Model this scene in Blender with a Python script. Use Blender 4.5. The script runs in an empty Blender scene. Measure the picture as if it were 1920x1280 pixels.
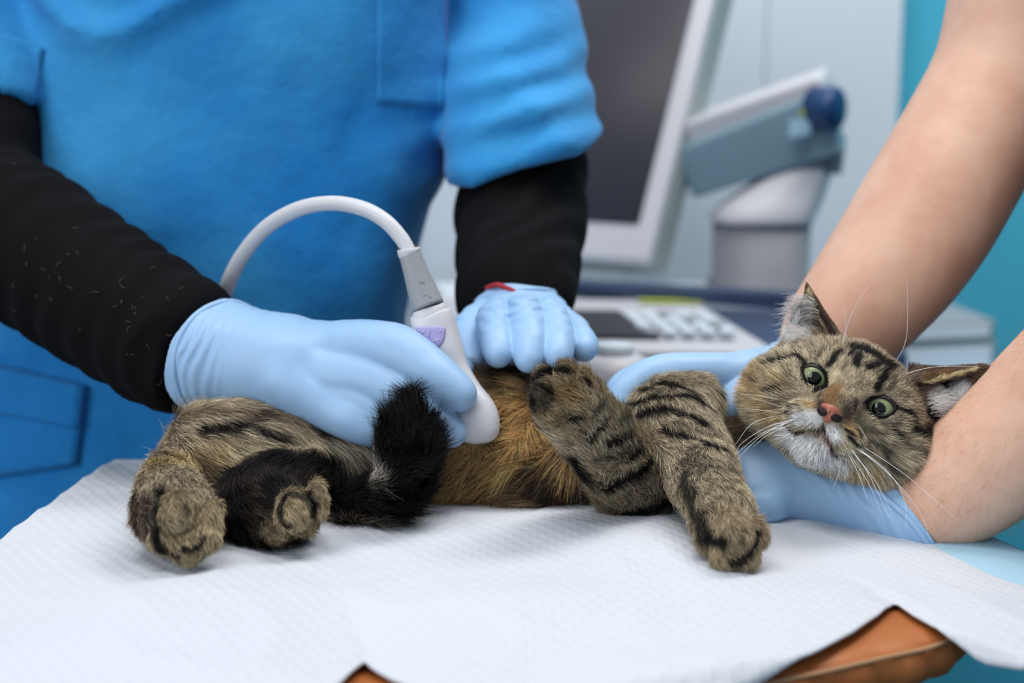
import bpy, bmesh, math, random
import numpy as np
from mathutils import Vector, Matrix
from mathutils.bvhtree import BVHTree

SC = bpy.context.scene
COL = SC.collection
rng = np.random.default_rng(7)
random.seed(7)

# ------------------------------------------------------------------ camera
PITCH = math.radians(10.0)
CAM_Z = 1.17                      # the table top is at about 0.915
LENS = 50.0
F = LENS / 36.0 * 1920.0          # focal length in pixels of the 1920 wide frame
cam_d = bpy.data.cameras.new('camera')
cam = bpy.data.objects.new('camera', cam_d); COL.objects.link(cam)
cam.location = (0, 0, CAM_Z); cam.rotation_euler = (math.pi / 2 - PITCH, 0, 0)
cam_d.lens = LENS; cam_d.sensor_width = 36.0; cam_d.clip_start = 0.02
cam_d.dof.use_dof = True; cam_d.dof.focus_distance = 0.81; cam_d.dof.aperture_fstop = 4.0
SC.camera = cam

# ------------------------------------------------------------------ world, lights, exposure
world = bpy.data.worlds.new('world'); SC.world = world; world.use_nodes = True
bg = world.node_tree.nodes['Background']
bg.inputs[0].default_value = (0.80, 0.90, 1.0, 1); bg.inputs[1].default_value = 0.50

def area(name, loc, target, size, power, colour=(1, 1, 1)):
    d = bpy.data.lights.new(name, 'AREA'); d.shape = 'RECTANGLE'
    d.size, d.size_y = size; d.energy = power; d.color = colour
    o = bpy.data.objects.new(name, d); COL.objects.link(o); o.location = loc
    o.rotation_euler = (Vector(target) - Vector(loc)).to_track_quat('-Z', 'Y').to_euler()
    return o
# ceiling panels of the surgery and the daylight of its window (left, behind the photographer)
area('ceiling_panel_light', (-0.35, 0.45, 2.75), (-0.1, 0.9, 0.9), (1.2, 0.6), 20, (1.0, 0.98, 0.95))
area('ceiling_panel_light', (0.75, 1.25, 2.75), (0.6, 1.7, 0.8), (1.2, 0.6), 30, (1.0, 0.98, 0.95))
area('window_light', (-1.7, -0.9, 1.9), (0.0, 0.85, 1.0), (1.3, 1.5), 33, (0.90, 0.96, 1.0))

SC.view_settings.view_transform = 'Standard'
SC.view_settings.look = 'None'
SC.view_settings.gamma = 1.0
SC.view_settings.use_curve_mapping = False
SC.view_settings.exposure = -0.27
if hasattr(SC, 'cycles'):
    SC.cycles.max_bounces = 6; SC.cycles.diffuse_bounces = 3; SC.cycles.glossy_bounces = 3; SC.cycles.transmission_bounces = 3

# ------------------------------------------------------------------ placing
def at(px, py, Y):
    """World point seen at photo pixel (px,py) at the real distance Y in front of the camera."""
    a = (px - 960) / F; b = -(py - 640) / F
    dy = math.cos(PITCH) + b * math.sin(PITCH); dz = b * math.cos(PITCH) - math.sin(PITCH)
    t = Y / dy
    return np.array([a * t, Y, CAM_Z + dz * t])
def mpp(px, py, Y):
    b = -(py - 640) / F
    return Y / (math.cos(PITCH) + b * math.sin(PITCH)) / F      # metres per pixel there
def at4(q):
    return at(q[0], q[1], q[2]), q[3] * mpp(q[0], q[1], q[2])
def ray(px, py):
    p = at(px, py, 1.0) - np.array([0, 0, CAM_Z]); return p / np.linalg.norm(p)

# ------------------------------------------------------------------ objects
def tag(o, label=None, cat=None, group=None, kind=None):
    if label: o['label'] = label
    if cat: o['category'] = cat
    if group: o['group'] = group
    if kind: o['kind'] = kind
    return o
def empty(name, loc, label, cat, group=None):
    o = bpy.data.objects.new(name, None); COL.objects.link(o); o.location = loc
    o.empty_display_size = 0.05
    return tag(o, label, cat, group)
def link(name, me, mat, parent=None, smooth=True):
    o = bpy.data.objects.new(name, me); COL.objects.link(o)
    if isinstance(mat, M): mat = mat.m
    if mat is not None:
        me.materials.clear(); me.materials.append(mat)
    if smooth and len(me.polygons):
        me.polygons.foreach_set('use_smooth', np.ones(len(me.polygons), bool))
    if parent is not None:
        o.parent = parent
        o.matrix_parent_inverse = Matrix.Translation(parent.location).inverted()
    return o
def mesh_np(name, V, Q):
    """Mesh from vertex array and an array of quads (or triangles)."""
    me = bpy.data.meshes.new(name)
    V = np.asarray(V, np.float32); Q = np.asarray(Q, np.int32); n = Q.shape[1]
    me.vertices.add(len(V)); me.vertices.foreach_set('co', V.ravel())
    me.loops.add(Q.size); me.loops.foreach_set('vertex_index', Q.ravel())
    me.polygons.add(len(Q)); me.polygons.foreach_set('loop_start', np.arange(0, Q.size, n, dtype=np.int32))
    me.update(calc_edges=True); me.validate()
    return me
def bm_mesh(name, bm):
    bmesh.ops.recalc_face_normals(bm, faces=bm.faces[:])
    me = bpy.data.meshes.new(name); bm.to_mesh(me); bm.free(); return me
def box_bm(c, ex, ey, ez, bevel=0.0, seg=2):
    """Box with its centre and three half-extent vectors."""
    bm = bmesh.new(); c = Vector(c); ex, ey, ez = Vector(ex), Vector(ey), Vector(ez)
    vs = [bm.verts.new(c + i * ex + j * ey + k * ez) for i in (-1, 1) for j in (-1, 1) for k in (-1, 1)]
    for f in ((0, 1, 3, 2), (4, 6, 7, 5), (0, 4, 5, 1), (2, 3, 7, 6), (0, 2, 6, 4), (1, 5, 7, 3)):
        bm.faces.new([vs[i] for i in f])
    bmesh.ops.recalc_face_normals(bm, faces=bm.faces[:])
    if bevel: bmesh.ops.bevel(bm, geom=bm.edges[:], offset=bevel, segments=seg, profile=0.6, affect='EDGES')
    return bm
def box(name, lo, hi, mat, parent=None, bevel=0.0, seg=2):
    c = [(a + b) / 2 for a, b in zip(lo, hi)]; h = [abs(b - a) / 2 for a, b in zip(lo, hi)]
    return link(name, bm_mesh(name, box_bm(c, (h[0], 0, 0), (0, h[1], 0), (0, 0, h[2]), bevel, seg)), mat, parent, smooth=bevel > 0.004)
def crom(P, n=6):
    """Catmull-Rom through control rows."""
    P = np.asarray(P, float)
    if len(P) < 3: return np.array([P[0] + (P[-1] - P[0]) * t for t in np.linspace(0, 1, n + 1)])
    E = np.vstack([2 * P[0] - P[1], P, 2 * P[-1] - P[-2]]); out = []
    for i in range(len(P) - 1):
        a, b, c, d = E[i:i + 4]
        for t in np.arange(n) / n:
            out.append(.5 * ((2 * b) + (-a + c) * t + (2 * a - 5 * b + 4 * c - d) * t * t + (-a + 3 * b - 3 * c + d) * t ** 3))
    out.append(P[-1]); return np.array(out)
def tube(P, R, n=12, caps=True, flat=None):
    """Vertices and quads of a tube along points P with radii R; flat = (ratio, normal) squashes it."""
    P = np.asarray(P, float); R = np.broadcast_to(np.asarray(R, float), (len(P),))
    T = np.gradient(P, axis=0); T /= np.linalg.norm(T, axis=1)[:, None]
    ref = np.array([0.13, 0.27, 0.95]); a = np.cross(T[0], ref); a /= np.linalg.norm(a); V = []
    for i in range(len(P)):
        a = a - T[i] * a.dot(T[i]); a /= np.linalg.norm(a); b = np.cross(T[i], a)
        th = np.arange(n) / n * 2 * np.pi
        V.append(P[i] + R[i] * (np.cos(th)[:, None] * a + np.sin(th)[:, None] * b))
    V = np.concatenate(V); Q = []
    for i in range(len(P) - 1):
        for j in range(n):
            Q.append((i * n + j, i * n + (j + 1) % n, (i + 1) * n + (j + 1) % n, (i + 1) * n + j))
    if caps:
        V = np.vstack([V, P[0], P[-1]]); c0, c1 = len(V) - 2, len(V) - 1; m = (len(P) - 1) * n
        for j in range(0, n, 2):
            Q.append((c0, (j + 2) % n, j + 1, j)); Q.append((c1, m + j, m + j + 1, m + (j + 2) % n))
    return V, np.array(Q)

# ------------------------------------------------------------------ noise
NTAB = np.random.default_rng(3).random((64, 64, 64)).astype(np.float32)
def noise3(x, y, z):
    x, y, z = np.broadcast_arrays(x, y, z)
    fi, fj, fk = (np.floor(v) for v in (x, y, z))
    f, g, h = x - fi, y - fj, z - fk
    i, j, k = (v.astype(np.int32) for v in (fi, fj, fk))
    ia, ja, ka = ((v & 63, (v + 1) & 63) for v in (i, j, k))
    f, g, h = (v * v * (3 - 2 * v) for v in (f, g, h))
    r = 0
    for a in (0, 1):
        for b in (0, 1):
            for c in (0, 1):
                r = r + NTAB[ia[a], ja[b], ka[c]] * (f if a else 1 - f) * (g if b else 1 - g) * (h if c else 1 - h)
    return r * 2 - 1
def fbm(x, y, z, o=3):
    s, a = 0, 1.0
    for q in range(o):
        s = s + a * noise3(x + 17.3 * q, y + 5.1 * q, z - 9.7 * q); x, y, z = x * 2, y * 2, z * 2; a *= .5
    return s

# ------------------------------------------------------------------ signed distance modelling
class RC:                                        # tapered capsule
    def __init__(s, a, b, ra, rb):
        s.a, s.b, s.ra, s.rb = np.array(a, float), np.array(b, float), ra, rb
        r = max(ra, rb); s.lo = np.minimum(s.a, s.b) - r; s.hi = np.maximum(s.a, s.b) + r
    def d(s, x, y, z):
        ab = s.b - s.a; l = ab.dot(ab) + 1e-12
        t = np.clip(((x - s.a[0]) * ab[0] + (y - s.a[1]) * ab[1] + (z - s.a[2]) * ab[2]) / l, 0, 1)
        return np.sqrt((x - s.a[0] - ab[0] * t) ** 2 + (y - s.a[1] - ab[1] * t) ** 2 + (z - s.a[2] - ab[2] * t) ** 2) - (s.ra + (s.rb - s.ra) * t)
class EL:                                        # ellipsoid, axes = rows of R
    def __init__(s, c, r, R=np.eye(3)):
        s.c, s.r, s.R = np.array(c, float), np.array(r, float), np.array(R, float)
        e = np.sqrt(((s.R * s.r[:, None]) ** 2).sum(0)); s.lo, s.hi = s.c - e, s.c + e
    def d(s, x, y, z):
        dx, dy, dz = x - s.c[0], y - s.c[1], z - s.c[2]; k0 = k1 = 0
        for i in range(3):
            q = dx * s.R[i, 0] + dy * s.R[i, 1] + dz * s.R[i, 2]
            k0 = k0 + (q / s.r[i]) ** 2; k1 = k1 + (q / s.r[i] ** 2) ** 2
        k0 = np.sqrt(k0); return k0 * (k0 - 1) / np.sqrt(k1 + 1e-9)
class FN:                                        # any distance function with its bounds
    def __init__(s, fn, lo, hi): s.d, s.lo, s.hi = fn, np.array(lo, float), np.array(hi, float)
def smin(a, b, k):
    h = np.clip(k - np.abs(a - b), 0, None) / k
    return np.minimum(a, b) - h * h * k * .25
class Field:
    def __init__(s, lo, hi, h):
        s.lo, s.h = np.array(lo, float), h
        s.n = np.ceil((np.array(hi) - s.lo) / h).astype(int) + 1
        s.f = np.full(s.n, .05, np.float32)
        s.ax = [(s.lo[i] + np.arange(s.n[i]) * h) for i in range(3)]
    def win(s, lo, hi, pad):
        i0 = np.clip(np.floor((lo - pad - s.lo) / s.h).astype(int), 0, s.n)
        i1 = np.clip(np.ceil((hi + pad - s.lo) / s.h).astype(int) + 1, 0, s.n)
        sl = tuple(slice(a, b) for a, b in zip(i0, i1))
        return sl, s.ax[0][sl[0]][:, None, None], s.ax[1][sl[1]][None, :, None], s.ax[2][sl[2]][None, None, :]
    def add(s, p, k=.004):
        sl, x, y, z = s.win(p.lo, p.hi, k + 3 * s.h + .004)
        if s.f[sl].size: s.f[sl] = smin(s.f[sl], p.d(x, y, z), k)
    def carve(s, p, k=.002):
        sl, x, y, z = s.win(p.lo, p.hi, k + 3 * s.h)
        if s.f[sl].size: s.f[sl] = -smin(-s.f[sl], p.d(x, y, z), k)
    def displace(s, fn, lo=None, hi=None):
        lo = s.lo if lo is None else np.array(lo); hi = s.lo + s.n * s.h if hi is None else np.array(hi)
        sl, x, y, z = s.win(lo, hi, 0); sub = s.f[sl]; m = np.abs(sub) < .013
        if not m.any(): return
        X, Y, Z = np.broadcast_arrays(x, y, z); sub[m] += fn(X[m], Y[m], Z[m]); s.f[sl] = sub
    def merge(s, o, k): s.f = smin(s.f, o.f, k)
    def mesh(s, name, smooth=2):
        f = s.f; f[[0, -1]] = .05; f[:, [0, -1]] = .05; f[:, :, [0, -1]] = .05
        sg = f < 0; c = [sl for sl in (slice(0, -1), slice(1, None))]
        cnt = sum(sg[c[a], c[b], c[d]].astype(np.int8) for a in (0, 1) for b in (0, 1) for d in (0, 1))
        cell = (cnt > 0) & (cnt < 8); idx = np.argwhere(cell); I = np.full(cell.shape, -1, np.int64); I[cell] = np.arange(len(idx))
        acc = np.zeros((len(idx), 3)); m = np.zeros(len(idx))
        cor = [(a, b, d) for a in (0, 1) for b in (0, 1) for d in (0, 1)]
        val = {q: f[idx[:, 0] + q[0], idx[:, 1] + q[1], idx[:, 2] + q[2]].astype(float) for q in cor}
        for q in cor:
            for ax in range(3):
                if q[ax]: continue
                r = list(q); r[ax] = 1; r = tuple(r); v0, v1 = val[q], val[r]
                x = (v0 < 0) != (v1 < 0); t = np.where(x, v0 / np.where(x, v0 - v1, 1), 0)
                pt = np.array(q, float)[None].repeat(len(idx), 0); pt[:, ax] += t
                acc += pt * x[:, None]; m += x
        V = s.lo + (idx + acc / m[:, None]) * s.h; Q = []
        for ax in range(3):
            o1, o2 = [q for q in range(3) if q != ax]
            sa = [slice(1, -1)] * 3; sa[ax] = slice(0, -1); sb = list(sa); sb[ax] = slice(1, None)
            A, B = sg[tuple(sa)], sg[tuple(sb)]; e = np.argwhere(A != B)
            if not len(e): continue
            fl = A[e[:, 0], e[:, 1], e[:, 2]]; e = e + 1; e[:, ax] -= 1; quad = []
            for (da, db) in ((1, 1), (0, 1), (0, 0), (1, 0)):
                g = e.copy(); g[:, o1] -= da; g[:, o2] -= db; quad.append(I[g[:, 0], g[:, 1], g[:, 2]])
            quad = np.stack(quad, 1); flip = fl if ax != 1 else ~fl
            quad[~flip] = quad[~flip][:, ::-1]; Q.append(quad)
        Q = np.concatenate(Q)
        for _ in range(smooth):                  # light relaxation
            S = np.zeros_like(V); n = np.zeros(len(V))
            for a, b in ((0, 1), (1, 2), (2, 3), (3, 0)):
                for u, v in ((a, b), (b, a)):
                    np.add.at(S, Q[:, u], V[Q[:, v]]); np.add.at(n, Q[:, u], 1)
            V = V * .45 + S / n[:, None] * .55
        return V, Q
def chain(fld, rows, k=.006, n=4, shrink=0.0):
    """Blend a limb through control rows (px, py, Y, radius in pixels)."""
    P = crom([np.append(*at4(r)) for r in rows], n)
    for a, b in zip(P[:-1], P[1:]): fld.add(RC(a[:3], b[:3], max(a[3] - shrink, .002), max(b[3] - shrink, .002)), k)
def chain_w(fld, rows, k=.006, n=4, grow=0.0):
    P = crom(rows, n)
    for a, b in zip(P[:-1], P[1:]): fld.add(RC(a[:3], b[:3], max(.002, a[3] + grow), max(.002, b[3] + grow)), k)
def bounds(*rowsets, pad=.03):
    P = np.array([np.append(*at4(r)) for rows in rowsets for r in rows])
    return (P[:, :3] - P[:, 3:]).min(0) - pad, (P[:, :3] + P[:, 3:]).max(0) + pad

# ------------------------------------------------------------------ materials
def lin(c):
    c = np.array(c, float) / 255.0
    return np.where(c <= .04045, c / 12.92, ((c + .055) / 1.055) ** 2.4)
def srgb(*c): return (*[float(v) for v in lin(c)], 1.0)
class M:
    """Small node-material builder."""
    def __init__(s, name, col, rough=.5, spec=.5, **kw):
        s.m = bpy.data.materials.new(name); s.m.use_nodes = True; s.t = s.m.node_tree; s.b = s.t.nodes['Principled BSDF']
        s.b.inputs['Base Color'].default_value = col; s.b.inputs['Roughness'].default_value = rough
        s.b.inputs['Specular IOR Level'].default_value = spec
        for k, v in kw.items(): s.b.inputs[k.replace('_', ' ')].default_value = v
    def n(s, t, **kw):
        o = s.t.nodes.new(t)
        for k, v in kw.items():
            if k in o.inputs: o.inputs[k].default_value = v
            else: setattr(o, k, v)
        return o
    def l(s, a, b): s.t.links.new(a, b)
    def coords(s, scale=(1, 1, 1), obj=True):
        c = s.n('ShaderNodeTexCoord'); mp = s.n('ShaderNodeMapping'); mp.inputs['Scale'].default_value = scale
        s.l(c.outputs['Object'], mp.inputs[0]); return mp.outputs[0]
    def noise(s, scale, detail=4, rough=.5, stretch=(1, 1, 1)):
        t = s.n('ShaderNodeTexNoise'); t.inputs['Scale'].default_value = scale; t.inputs['Detail'].default_value = detail
        t.inputs['Roughness'].default_value = rough; s.l(s.coords(stretch), t.inputs['Vector']); return t.outputs['Fac']
    def vary(s, fac, a, b, lo=.35, hi=.65):
        r = s.n('ShaderNodeValToRGB'); e = r.color_ramp.elements
        e[0].position, e[0].color = lo, a; e[1].position, e[1].color = hi, b
        s.l(fac, r.inputs[0]); s.l(r.outputs[0], s.b.inputs['Base Color']); return s
    def bump(s, fac, strength=.3, dist=.001):
        b = s.n('ShaderNodeBump'); b.inputs['Strength'].default_value = strength; b.inputs['Distance'].default_value = dist
        s.l(fac, b.inputs['Height'])
        old = s.b.inputs['Normal'].links
        if old: s.l(old[0].from_socket, b.inputs['Normal'])
        s.l(b.outputs[0], s.b.inputs['Normal']); return s

m_scrub = M('scrub_cotton', srgb(28, 128, 196), .75, .25, Sheen_Weight=.15)
m_scrub.vary(m_scrub.noise(9, 4), srgb(20, 122, 193), srgb(50, 146, 207)).bump(m_scrub.noise(900, 2), .25, .0004).bump(m_scrub.noise(22, 4, .55), .5, .008)
m_black = M('black_knit', srgb(15, 14, 16), .95, .12)
m_black.bump(m_black.noise(700, 3), .5, .0008)
m_glove = M('blue_nitrile', srgb(154, 189, 226), .45, .4, Subsurface_Weight=.08, Subsurface_Scale=.006)
m_glove.bump(m_glove.noise(160, 4, .6), .12, .0006)
m_skin = M('skin', srgb(214, 172, 148), .5, .35, Subsurface_Weight=.2, Subsurface_Scale=.008)
m_skin.vary(m_skin.noise(22, 5, .6), srgb(212, 164, 140), srgb(226, 186, 163)).bump(m_skin.noise(420, 3), .25, .0005)
m_paper = M('embossed_paper', srgb(207, 211, 219), .85, .2)
_w = []
for rot in (.62, -.62):
    c = m_paper.n('ShaderNodeTexCoord'); mp = m_paper.n('ShaderNodeMapping'); mp.inputs['Rotation'].default_value = (0, 0, rot)
    w = m_paper.n('ShaderNodeTexWave'); w.inputs['Scale'].default_value = 42; w.inputs['Distortion'].default_value = .6
    m_paper.l(c.outputs['Object'], mp.inputs[0]); m_paper.l(mp.outputs[0], w.inputs['Vector']); _w.append(w)
_mx = m_paper.n('ShaderNodeMath', operation='MULTIPLY'); m_paper.l(_w[0].outputs['Fac'], _mx.inputs[0]); m_paper.l(_w[1].outputs['Fac'], _mx.inputs[1])
m_paper.bump(_mx.outputs[0], .28, .0012).bump(m_paper.noise(30, 4), .2, .004)
m_leather = M('tan_leatherette', srgb(178, 104, 52), .5, .4)
m_leather.vary(m_leather.noise(18, 4), srgb(168, 94, 42), srgb(188, 114, 60)).bump(m_leather.noise(350, 3), .3, .0006)
m_thread = M('seam_thread', srgb(176, 132, 96), .7)
m_white = M('white_plastic', srgb(206, 206, 212), .4, .45)
m_white.bump(m_white.noise(300, 2), .05, .0003)
m_grey = M('grey_plastic', srgb(150, 156, 163), .45, .5)
m_grey.bump(m_grey.noise(300, 2), .05, .0003)
m_relief = M('grey_rubber', srgb(152, 155, 160), .55, .4)
m_dark = M('dark_plastic', srgb(38, 40, 46), .4, .5)
m_screen = M('switched_off_screen', srgb(58, 57, 66), .42, .3)
m_navy = M('navy_plastic', srgb(58, 74, 104), .5, .4)
m_blueknob = M('deep_blue_cap', srgb(20, 62, 110), .4, .5)
m_lilac = M('lilac_rubber', srgb(172, 162, 212), .5, .4)
m_teal = M('turquoise_paint', srgb(50, 150, 180), .75, .2)
m_teal.vary(m_teal.noise(3, 3), srgb(72, 174, 202), srgb(80, 181, 208)).bump(m_teal.noise(220, 3), .1, .001)
m_wallwhite = M('pale_panel_paint', srgb(212, 222, 232), .6, .3)
m_wallwhite.bump(m_wallwhite.noise(120, 2), .05, .001)
m_floor = M('floor_vinyl', srgb(60, 84, 100), .5, .4)
m_floor.vary(m_floor.noise(25, 5), srgb(54, 78, 94), srgb(68, 92, 108))
m_green = M('lime_print', srgb(190, 205, 70), .6)
m_red = M('red_thread', srgb(170, 42, 50), .8)
m_pad_blue = M('pale_blue_underpad', srgb(168, 205, 226), .7, .2)
m_trouser = M('dark_trousers', srgb(26, 30, 40), .85, .2)
m_trouser.bump(m_trouser.noise(60, 4), .3, .003)
m_pedside = M('mid_grey_plastic', srgb(128, 130, 138), .5, .4)  # darker grey plastic for the pedestal side and neck
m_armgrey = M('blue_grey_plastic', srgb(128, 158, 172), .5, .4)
m_casing = M('greenish_grey_plastic', srgb(150, 160, 160), .5, .4)
m_binder = M('grey_card', srgb(128, 146, 152), .7, .3)
m_ink = M('grey_print', srgb(110, 112, 118), .7)

# ================================================================== THE ROOM
def structure(o): o['kind'] = 'structure'; return o
structure(box('floor', (-3, -2.2, -.05), (3.0, 2.3, 0), m_floor))
structure(box('wall_back', (-3, 2.2, 0), (3.0, 2.3, 2.8), m_teal))
structure(box('wall_right', (2.9, -2.2, 0), (3.0, 2.2, 2.8), m_teal))
# pale panelling that covers the back wall as far as the turquoise part
xr = at(1683, 300, 2.14)[0]
wp = structure(box('wall_back_panelling', (-3, 2.165, 0), (xr, 2.2, 2.8), m_wallwhite))
x = xr - .002; i = 0
while x > -1.2:
    wd = .20
    structure(box('panel', (x - wd + .0012, 2.14, .02), (x, 2.165, 2.78), m_wallwhite, wp, .002, 1)); x -= wd

# ================================================================== EXAMINATION TABLE
TZ = .915
def pad_outline(n=5):
    pts = [(-.283, .66), (-.275, .585), (-.22, .562), (-.10, .560), (0, .566), (.076, .588), (.130, .610), (.172, .631), (.206, .649), (.228, .676), (.238, .72), (.247, .80), (.25, .92), (.235, .975), (.18, .99), (0, .99), (-.2, .99), (-.268, .975), (-.283, .92), (-.285, .80)]
    E = pts[-2:] + pts + pts[:2]; return crom(np.array(E), n)[2 * n:-2 * n + (0)][:len(pts) * n]
def ring_loft(name, rings, mat, parent, cap=True):
    """rings: list of (offset inwards, z) applied to the pad outline."""
    O = pad_outline(); n = len(O); T = np.roll(O, -1, 0) - np.roll(O, 1, 0); T /= np.linalg.norm(T, axis=1)[:, None] + 1e-9
    N = np.stack([-T[:, 1], T[:, 0]], 1); V = []; Q = []
    for off, z in rings:
        wob = .0016 * np.sin(np.arange(n) * 1.7 + z * 60) * (off < .02)
        V.append(np.column_stack([O + N * (off + wob)[:, None], np.full(n, z)]))
    V = np.concatenate(V)
    for i in range(len(rings) - 1):
        for j in range(n): Q.append((i * n + j, i * n + (j + 1) % n, (i + 1) * n + (j + 1) % n, (i + 1) * n + j))
    bm = bmesh.new(); vs = [bm.verts.new(v) for v in V]
    for q in Q: bm.faces.new([vs[i] for i in q])
    if cap:
        bm.faces.new(vs[:n]); bm.faces.new(vs[-n:])
    return link(name, bm_mesh(name, bm), mat, parent)
table = empty('examination_table', (-.03, .79, 0), 'padded veterinary table with tan leatherette cushion under white paper', 'table')
ring_loft('cushion', [(.016, TZ - .030), (.004, TZ - .027), (-.002, TZ - .018), (.000, TZ - .010), (.004, TZ - .006), (.012, TZ - .004), (.03, TZ - .003), (.06, TZ - .003)], m_leather, table)
O = pad_outline(); P = np.column_stack([O * 1.0, np.full(len(O), TZ - .0075)]); P = np.vstack([P, P[:1]])
V, Q = tube(P, .0013, 6, caps=False); tag(link('piping', mesh_np('piping', V, Q), m_thread, table), 'pale piping along the cushion edge')
ring_loft('table_frame', [(.035, TZ - .07), (.03, TZ - .068), (.03, TZ - .032), (.035, TZ - .030)], m_dark, table)
for lx in (-.22, .13):
    for ly in (.69, .92):
        V, Q = tube([(lx, ly, 0), (lx, ly, .03), (lx, ly, .05), (lx, ly, TZ - .06)], [.03, .03, .018, .018], 14)
        link('leg', mesh_np('leg', V, Q), m_dark, table)
V, Q = tube([(-.22, .69, .2), (.13, .69, .2)], .012, 10); link('stretcher', mesh_np('stretcher', V, Q), m_dark, table)
V, Q = tube([(-.22, .92, .2), (.13, .92, .2)], .012, 10); link('stretcher', mesh_np('stretcher', V, Q), m_dark, table)

# the paper sheet: drapes over the front edge in lobes with notches between them
N1 = at(684, 1236, .622); N2 = at(1678, 1122, .680)
def sheet_z(x, y):
    z = TZ + .003 + .007 * np.exp(-((x - .03) / .16) ** 2 - ((y - .775) / .07) ** 2)
    z = z + .005 * np.exp(-((x - .05) / .13) ** 2 - ((y - .675) / .05) ** 2) + .008 * np.exp(-((x + .17) / .07) ** 2 - ((y - .66) / .08) ** 2)
    z = z - .006 * np.clip((x - .17) / .1, 0, 3) ** 1.4
    for (nx, ny), (bx, by) in (((N1[0], N1[1]), (-.115, .76)), ((N2[0], N2[1]), (.155, .79))):
        t = np.clip(((x - nx) * (bx - nx) + (y - ny) * (by - ny)) / ((bx - nx) ** 2 + (by - ny) ** 2), -.6, 1)
        dd = np.hypot(x - nx - t * (bx - nx), y - ny - t * (by - ny))
        z = z - .0035 * np.exp(-dd / .022) * np.clip(1 - t, 0, 1.4)
    front = np.interp(x, PADF[:, 0], PADF[:, 1])                       # where the cushion ends
    over = np.clip(front - y, 0, 1); z = z - 1.0 * over - 2.0 * over ** 2
    z = z - .5 * np.clip(y - .975, 0, 1) - 1.6 * np.clip(-.292 - x + .10 * (y - .8), 0, 1)
    return z + .0024 * fbm(x * 12, y * 12, 0 * x, 2) + .0012 * (1 - np.abs(fbm(x * 16 + y * 10, y * 14 - x * 9, 0 * x + 3, 2))) ** 3
def on_plane(px, py, dz=.003):
    d = ray(px, py); t = (TZ + dz - CAM_Z) / d[2]; return d[0] * t, d[1] * t
EDGE = np.array(sorted([on_plane(*q) for q in ((684, 1236), (672, 1246), (655, 1262), (636, 1283), (560, 1345), (400, 1400), (200, 1420), (0, 1420), (-160, 1380), (700, 1247), (730, 1264), (775, 1285), (860, 1320), (1000, 1335), (1150, 1322), (1250, 1303), (1340, 1279), (1430, 1254), (1520, 1222), (1600, 1182), (1648, 1148), (1678, 1121), (1712, 1142), (1770, 1172), (1840, 1198), (1920, 1216), (2040, 1225), (2200, 1215))]))
def edge_y(x): return np.interp(x, EDGE[:, 0], EDGE[:, 1])
PADF = np.array([(-.5, .563), (-.22, .562), (-.10, .560), (0, .566), (.076, .588), (.130, .610), (.172, .631), (.206, .649), (.26, .60), (.5, .55)])
xs = np.unique(np.concatenate([np.linspace(-.37, .34, 210), np.linspace(N1[0] - .012, N1[0] + .012, 13), np.linspace(N2[0] - .012, N2[0] + .012, 13)]))
ts = np.linspace(0, 1, 90); X, Tt = np.meshgrid(xs, ts, indexing='ij')
back = np.interp(X, [-.4, .15, .205, .24, .277, .33, .42], [.955, .955, .87, .785, .728, .665, .62])
Yg = back + (edge_y(X) - back) * Tt; Zg = sheet_z(X, Yg)
V = np.column_stack([X.ravel(), Yg.ravel(), Zg.ravel()]); nx_, ny_ = X.shape
ii, jj = np.meshgrid(np.arange(nx_ - 1), np.arange(ny_ - 1), indexing='ij'); b0 = (ii * ny_ + jj).ravel()
Q = np.stack([b0, b0 + 1, b0 + ny_ + 1, b0 + ny_], 1)
sheet = link('paper_sheet', mesh_np('paper_sheet', V, Q), m_paper)
md = sheet.modifiers.new('thickness', 'SOLIDIFY'); md.thickness = .0012; md.offset = -1
tag(sheet, 'white embossed paper sheet draped over the table under the cat', 'paper sheet')
# a second, pale blue underpad beneath it at the right end of the table
g = 24; V = []; Q = []
cs = [np.array(on_plane(*q, -.004)) for q in ((1640, 915), (2040, 1085), (2040, 1180), (1640, 1060))]
for i in range(g + 1):
    for j in range(g + 1):
        u, v = i / g, j / g; x, y = (cs[0] * (1 - u) + cs[1] * u) * (1 - v) + (cs[3] * (1 - u) + cs[2] * u) * v
        V.append((x, y, TZ - .0015 - .008 * max(0, (x - .23) / .1) ** 1.4 + .0012 * math.sin(x * 60 + y * 30)))
for i in range(g):
    for j in range(g): Q.append((i * (g + 1) + j, (i + 1) * (g + 1) + j, (i + 1) * (g + 1) + j + 1, i * (g + 1) + j + 1))
up = link('underpad', mesh_np('underpad', V, Q), m_pad_blue)
md = up.modifiers.new('thickness', 'SOLIDIFY'); md.thickness = .002
tag(up, 'pale blue absorbent underpad sticking out from under the white paper', 'underpad')

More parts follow.
